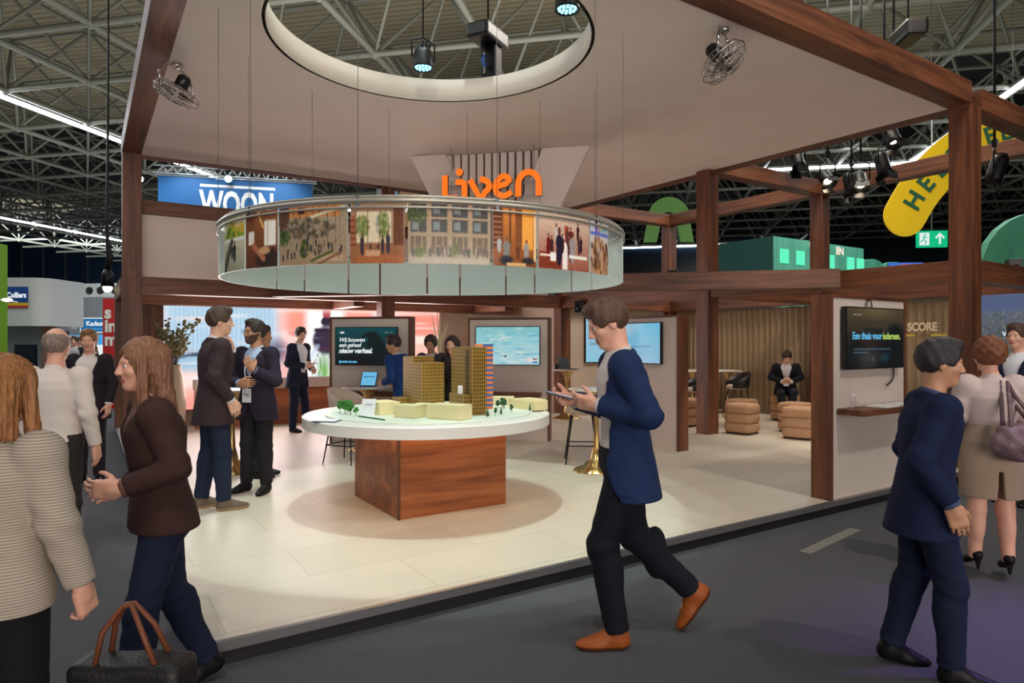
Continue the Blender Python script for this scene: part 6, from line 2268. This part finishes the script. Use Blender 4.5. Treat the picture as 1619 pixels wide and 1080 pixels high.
BLK = ((20, 18, 18), (14, 12, 12))
ST_L = ((-.10, .015, .49), (-.11, .0, .085), 10, 0)
ST_R = ((.10, .015, .49), (.11, .0, .085), -10, 0)
# man in brown-grey suit, seen from behind at the left, hand at his chin
f = Fig(neck=(0, .02, 1.455), head=(-.15, -.08, 0), legs=(((.10, .05, .49), (.10, .06, .085), -6, 0), ((-.10, -.01, .49), (-.11, -.08, .085), 6, 0)),
        arm_r=((.235, -.05, 1.15), (.20, .10, .94), (0, .35, -1), (-1, 0, 0), .5),
        arm_l=((-.20, .15, 1.20), (-.07, .165, 1.39), (.25, -.25, 1), (0, -1, .2), .7))
person('standing man with brown hair in a dark suit and taupe shoes, hand at his chin', 0.96, 6.36, .12, hd_(.75, 1), 1.80, f, 'short', (84, 62, 48), ('suit', (62, 48, 52)), ('trousers', (32, 44, 68)), ((112, 98, 84), (176, 146, 112)), 'fair', .007)
# bearded man with glasses and badge
f = Fig(neck=(0, .015, 1.46), head=(-.40, 0, 0), legs=(((.10, .02, .49), (.13, .0, .085), -14, 0), ((-.10, .02, .49), (-.12, .02, .085), 10, 0)),
        arm_l=((-.25, .05, 1.14), (-.12, .235, 1.26), (.45, .15, .75), (.3, -.9, 0), .35),
        arm_r=((.235, .07, 1.13), (.02, .24, 1.12), (-1, .05, .05), (0, -1, 0), .55))
person('bearded man with glasses and a white name badge, raising one hand to his chest', 1.44, 6.88, .12, hd_(-.95, -.25), 1.70, f, 'short', (46, 34, 30), ('suit', (48, 40, 58), (170, 190, 222)), ('trousers', (38, 36, 42)), BLK, 'tan', .007, ('beard', 'glasses', 'badge_low', 'watch'))
# man behind the bearded man
f = Fig(head=(-.2, 0, 0))
person('man in a grey blue suit mostly hidden behind the bearded man', 1.62, 7.62, .12, hd_(.1, 1), 1.66, f, 'short', (60, 44, 36), ('suit', (72, 78, 100)), ('trousers', (40, 42, 56)), BLK, 'tan', .011)
# man at the counter
f = Fig(pelvis=(0, 0, .93), neck=(0, .03, 1.455), head=(-.35, -.25, 0), legs=(((.10, .02, .49), (.10, -.02, .085), -5, 0), ((-.12, .05, .49), (-.20, .06, .085), -35, 0)),
        arm_r=((.26, .03, 1.15), (.08, .26, 1.10), (-.7, .6, .2), (-.3, -.6, .6), .6), arm_l=((-.26, -.02, 1.15), (-.16, .20, 1.02), (.5, .8, -.2), (.8, -.2, .4), .5))
person('man in a navy suit with white shirt standing alone at the counter looking down', 2.97, 11.15, .12, hd_(-.40, 1), 1.74, f, 'short', (50, 38, 34), ('suit', (34, 38, 58), (226, 230, 238), -.1, .06), ('trousers', (28, 34, 58)), BLK, 'fair', .009, ('badge',))
solo('phone', MB().box((-.035, -.07, 0), (.035, .07, .012), 0, None, .004), M.paper, 'white phone in the hand of the man at the counter', 'phone', to_world(f, (.0, .34, 1.14)), .5)
# walking man with phone
f = Fig(pelvis=(0, 0, .925), neck=(0, .03, 1.445), head=(.05, -.45, 0), legs=(((.09, -.06, .50), (.09, -.36, .22), -4, -.95), ((-.09, .13, .505), (-.09, .055, .085), 4, 0)),
        arm_l=((-.255, -.07, 1.16), (-.10, .16, 1.20), (.45, .85, .15), (.75, -.2, .55), .45),
        arm_r=((.235, .06, 1.15), (.08, .26, 1.21), (-.55, .75, .1), (-.6, -.1, .75), .5))
person('walking man in a navy jacket and tan brogues looking at his phone', 2.44, 2.64, 0, hd_(0, -1), 1.86, f, 'short', (96, 66, 48), ('suit', (28, 46, 86), (206, 200, 196), -.3, .125), ('trousers', (17, 19, 30)), ((150, 78, 34), (84, 42, 20)), 'rosy', .007)
ph = thing('phone', 'phone held flat in both hands by the walking man', 'phone', to_world(f, (-.01, .335, 1.235)), f.rz)
obj('casing', MB().box((-.036, -.075, 0), (.036, .075, .009), 0, Matrix.Rotation(.25, 4, 'X'), .003), M.blackplastic, ph)
obj('glass', MB().box((-.033, -.070, .0092), (.033, .070, .0102), 0, Matrix.Rotation(.25, 4, 'X')), mat_emit('phone_glow', srgb(180, 200, 230), .6), ph)
# sitting man in the lounge
f = Fig(pelvis=(0, 0, .56), neck=(0, .15, 1.06), head=(.1, -.75, 0), legs=(((.11, .44, .54), (.05, .42, .085), -4, 0), ((-.11, .44, .56), (-.06, .34, .085), 10, 0)),
        arm_r=((.26, .14, .82), (.06, .36, .74), (-.7, .6, .2), (-.3, -.3, .8), .7), arm_l=((-.26, .14, .82), (-.06, .36, .74), (.7, .6, .2), (.3, -.3, .8), .7))
person('man in a black suit sitting on a pouf, head bowed over his phone', 11.26, 7.72, .12, hd_(-1, -.35), 1.76, f, 'short', (62, 42, 32), ('suit', (26, 26, 34), (230, 230, 234), .2), ('trousers', (32, 36, 46)), BLK, 'fair', .010, ('badge',))
solo('phone', MB().box((-.035, -.07, 0), (.035, .07, .010), 0, None, .003), mat_base('phone_red', srgb(150, 40, 30), .4)[0], 'red phone in the hands of the sitting man', 'phone', to_world(f, (0, .46, .775)), f.rz)
# woman with handbag at the right, seen from behind
f = Fig(sex='f', neck=(0, .01, 1.45), head=(.25, -.1, 0), legs=(((.09, .01, .50), (.10, -.02, .14), -12, 0), ((-.085, .02, .50), (-.085, .05, .14), 14, 0)),
        arm_r=((.235, .02, 1.17), (.17, .22, 1.05), (-.5, .8, .1), (-.7, 0, .3), .6), arm_l=((-.225, .03, 1.16), (-.15, .22, 1.02), (.5, .8, 0), (.7, 0, .3), .6))
person('woman with short red brown curls, pale top and tan skirt, seen from behind', 5.15, 1.97, 0, hd_(1, .25), 1.64, f, 'curly', (132, 72, 40), ('sweater', (204, 184, 180), -.12, .80), ('skirt', (164, 142, 122), .60), ((24, 20, 20), (20, 16, 16), .07), 'rosy', .008)
hb = thing('handbag', 'slouchy mauve grey handbag hanging from the curly haired woman shoulder', 'bag', to_world(f, (.09, -.265, 1.02)), f.rz + .15)
M.bagl = mat_noise('bag_leather', srgb(92, 70, 76), srgb(122, 98, 102), 18, .5, bump=.4, bscale=60)
def bagf(P):
    d = d_ell(P, (0, 0, 0), (.21, .085, .12))
    d = smin(d, d_ell(P, (0, 0, .07), (.16, .05, .05)), .05)
    return d + .006 * np.sin(60 * P[:, 0] + 30 * P[:, 2]) * np.sin(25 * P[:, 2] + 3)
v_, q_ = sdf_mesh(bagf, (-.28, -.15, -.18), (.28, .15, .18), .008)
me = bpy.data.meshes.new('bag_body')
me.from_pydata(v_.tolist(), [], q_.tolist())
me.polygons.foreach_set('use_smooth', [True] * len(me.polygons))
link('bag_body', me, M.bagl, hb)
for dy in (-.03, .05):
    obj('strap', MB().tube([(-.10, dy, .09), (-.07, dy + .06, .24), (-.035, dy + .14, .385), (.02, dy + .16, .30), (.09, dy, .09)], .013, 6), M.bagl, hb)
obj('zip', MB().tube([(-.15, -.02, .10), (0, -.03, .118), (.15, -.02, .10)], .006, 6), M.chrome, hb)
# man in navy at the right front, walking right
f = Fig(neck=(0, .04, 1.45), head=(0, -.1, 0), legs=(((.09, .10, .50), (.09, .10, .085), -4, 0), ((-.09, -.02, .49), (-.09, -.13, .10), 4, -.15)),
        arm_r=((.24, -.08, 1.15), (.25, .06, .93), (0, .3, -1), (-1, 0, 0), .4), arm_l=((-.24, -.02, 1.14), (-.24, .10, .91), (0, .3, -1), (1, 0, 0), .4))
person('walking man in a dark navy jacket and jeans at the right front', 3.41, 1.59, 0, hd_(-.3, 1), 1.62, f, 'short', (46, 40, 44), ('suit', (24, 34, 66), (70, 84, 120)), ('trousers', (24, 32, 58)), BLK, 'tan', .008)
# suited man at the right edge
f = Fig(head=(.1, 0, 0), arm_l=((-.25, .06, 1.15), (-.12, .25, 1.10), (.7, .6, .2), (.3, -.6, .6), .5))
person('suited man with white shirt at the right edge beside the city video wall', 7.80, 2.74, 0, hd_(-.35, -1), 1.78, f, 'short', (84, 60, 46), ('suit', (30, 36, 62), (232, 234, 240), .2), ('trousers', (28, 34, 54)), BLK, 'rosy', .010)
# woman in striped top, left foreground, seen from behind
f = Fig(sex='f', neck=(0, .02, 1.45), head=(-.1, 0, 0), arm_r=((.225, .02, 1.15), (.27, .08, .90), (.1, .2, -1), (-1, 0, 0), .9))
person('woman with red blond hair in a striped beige sweater, left foreground', -.24, 2.66, 0, hd_(1, .1), 1.56, f, 'bob', (176, 116, 64), ('sweater', (196, 182, 164), -.16, .93, True), ('trousers', (22, 22, 28)), BLK, 'rosy', .008)
tote = thing('tote_bag', 'big black leather bag hanging from the striped sweater woman hand', 'bag', to_world(f, (.44, .12, .47)), f.rz + .1)
M.blackleather = mat_noise('black_leather', srgb(16, 15, 16), srgb(30, 27, 27), 20, .5, bump=.3, bscale=90)
def totef(P):
    a = np.abs(P) - vec((.155, .045, .115))
    d = np.linalg.norm(np.maximum(a, 0), axis=1) + np.minimum(a.max(1), 0) - .03
    return d + .004 * np.sin(30 * P[:, 0]) * np.sin(26 * P[:, 2])
v_, q_ = sdf_mesh(totef, (-.26, -.13, -.22), (.26, .13, .22), .010)
me = bpy.data.meshes.new('bag_body')
me.from_pydata(v_.tolist(), [], q_.tolist())
me.polygons.foreach_set('use_smooth', [True] * len(me.polygons))
link('bag_body', me, M.blackleather, tote)
M.tanstrap = mat_base('strap_tan', srgb(120, 66, 40), .5)[0]
for dy in (-.045, .045):
    obj('strap', MB().tube([(-.10, dy, .13), (-.08, dy * .8, .24), (-.03, dy * .2, .315), (.0, dy * .2, .32), (.05, dy * .8, .24), (.10, dy, .13)], .009, 6), M.tanstrap, tote)
# man in white shirt, left
f = Fig(head=(.1, 0, 0))
person('grey haired man in a white shirt walking away at left', -.18, 5.60, 0, hd_(1, -.05), 1.70, f, 'balding', (150, 132, 120), ('shirt', (226, 214, 206), -.02), ('trousers', (52, 46, 46)), BLK, 'rosy', .009)
# fair haired man in dark suit facing the camera, left aisle
f = Fig(head=(.25, -.05, 0), arm_r=((.25, .03, 1.15), (.06, .25, 1.13), (-.8, .4, .2), (0, -1, .3), .5), arm_l=((-.25, .0, 1.14), (-.24, .09, .90), (0, .25, -1), (1, 0, 0), .4))
person('fair haired man in an open dark suit facing down the left aisle', .05, 8.93, 0, hd_(-1, .1), 1.74, f, 'short', (150, 108, 66), ('suit', (44, 34, 42), (232, 222, 216), .05, .05), ('trousers', (40, 32, 40)), BLK, 'rosy', .009)
# long haired woman walking left
f = Fig(sex='f', neck=(0, .05, 1.45), head=(.05, -.06, 0), legs=(((.09, -.05, .49), (.09, -.22, .12), -4, -.35), ((-.09, .10, .50), (-.09, .16, .085), 4, 0)),
        arm_l=((-.22, -.02, 1.16), (-.18, .20, 1.08), (.3, .9, .1), (1, 0, .2), .5), arm_r=((.22, -.06, 1.16), (.20, .14, 1.02), (0, .9, -.2), (-1, 0, 0), .5))
person('long haired woman in a dark brown jacket walking left past the stand corner', .29, 3.30, 0, hd_(-.60, -.8), 1.62, f, 'long', (150, 104, 76), ('suit', (64, 42, 40), (120, 84, 76)), ('trousers', (28, 36, 62)), BLK, 'rosy', .0075)
# people behind the city model
f = Fig(neck=(0, .13, 1.43), head=(.35, -.20, 0), arm_l=((-.28, .03, 1.13), (-.16, .25, 1.05), (.3, .9, -.1), (.9, 0, .2), .5), arm_r=((.26, .08, 1.12), (.12, .30, 1.05), (-.2, .9, -.1), (-.9, 0, .2), .5))
person('man in a royal blue suit seen from behind at the tablet table', 3.47, 7.90, .12, hd_(.45, -1), 1.60, f, 'short', (58, 42, 36), ('suit', (28, 62, 122), (196, 208, 226)), ('trousers', (26, 52, 104)), BLK, 'tan', .009)
f = Fig(neck=(0, .06, 1.44), head=(.3, -.35, 0))
person('dark haired man in grey half hidden behind the twin gold towers', 4.12, 8.38, .12, hd_(-1, -.4), 1.60, f, 'curly', (70, 46, 38), ('suit', (84, 78, 84), (210, 206, 206)), ('trousers', (50, 46, 52)), BLK, 'tan', .011)
f = Fig(sex='f', neck=(0, .03, 1.45), head=(.5, -.1, 0), arm_r=((.235, .02, 1.15), (.10, .25, 1.14), (-.6, .7, .2), (-.3, -.6, .6), .6))
person('long dark haired woman standing behind the tallest gold tower', 3.93, 7.38, .12, hd_(-.8, -.8), 1.57, f, 'long', (48, 32, 28), ('suit', (38, 30, 34), (70, 54, 56)), ('trousers', (40, 32, 34)), BLK, 'rosy', .010)
# crowd far down the left aisle
kinds = [('short', (70, 52, 42), ('suit', (46, 44, 50)), (44, 42, 48), 'visitor in a charcoal suit in the crowd down the left aisle'),
         ('short', (60, 46, 40), ('suit', (60, 66, 84)), (40, 42, 52), 'visitor in a slate blue suit in the crowd down the left aisle'),
         ('long', (120, 84, 58), ('suit', (120, 100, 84)), (50, 46, 46), 'long haired visitor in a tan jacket in the crowd down the left aisle'),
         ('balding', (120, 104, 94), ('shirt', (186, 188, 196), -.02), (48, 46, 52), 'visitor in a pale shirt in the crowd down the left aisle')]
spots = [[(-1.9, 11.6, 1), (-.2, 20.0, -1), (.0, 29.8, 1), (.1, 33.0, -1)], [(-2.3, 14.0, -1), (-.15, 23.0, 1), (-.9, 31.2, 1), (-.4, 30.5, -1)],
         [(-1.3, 10.6, 1), (-.05, 25.3, -1), (.15, 27.5, 1), (-.7, 34.5, 1)], [(-1.75, 16.0, 1), (-.3, 16.8, -1), (-.1, 28.6, 1), (-1.1, 33.5, -1)]]
for (hr_, hc_, tp_, bt_, lb), sp_ in zip(kinds, spots):
    f = Fig(sex='f' if hr_ == 'long' else 'm', head=(.2, 0, 0))
    first = None
    for (x, y, sg_) in sp_:
        if first is None:
            first = person(lb, x, y, 0, hd_(sg_, .2), 1.76, f, hr_, hc_, tp_, ('trousers', bt_), BLK, 'rosy', .016, (), 'visitors down the left aisle')
        else:
            dup(first, (x, y, 0), first.rotation_euler[2] + (PI if sg_ < 0 else .3))
f = Fig(sex='f')
person('visitor in a red jacket in the left aisle beside the stand', .05, 13.4, 0, hd_(.8, .5), 1.66, f, 'bob', (70, 48, 40), ('sweater', (196, 44, 36), -.15), ('trousers', (70, 40, 44)), BLK, 'rosy', .013)
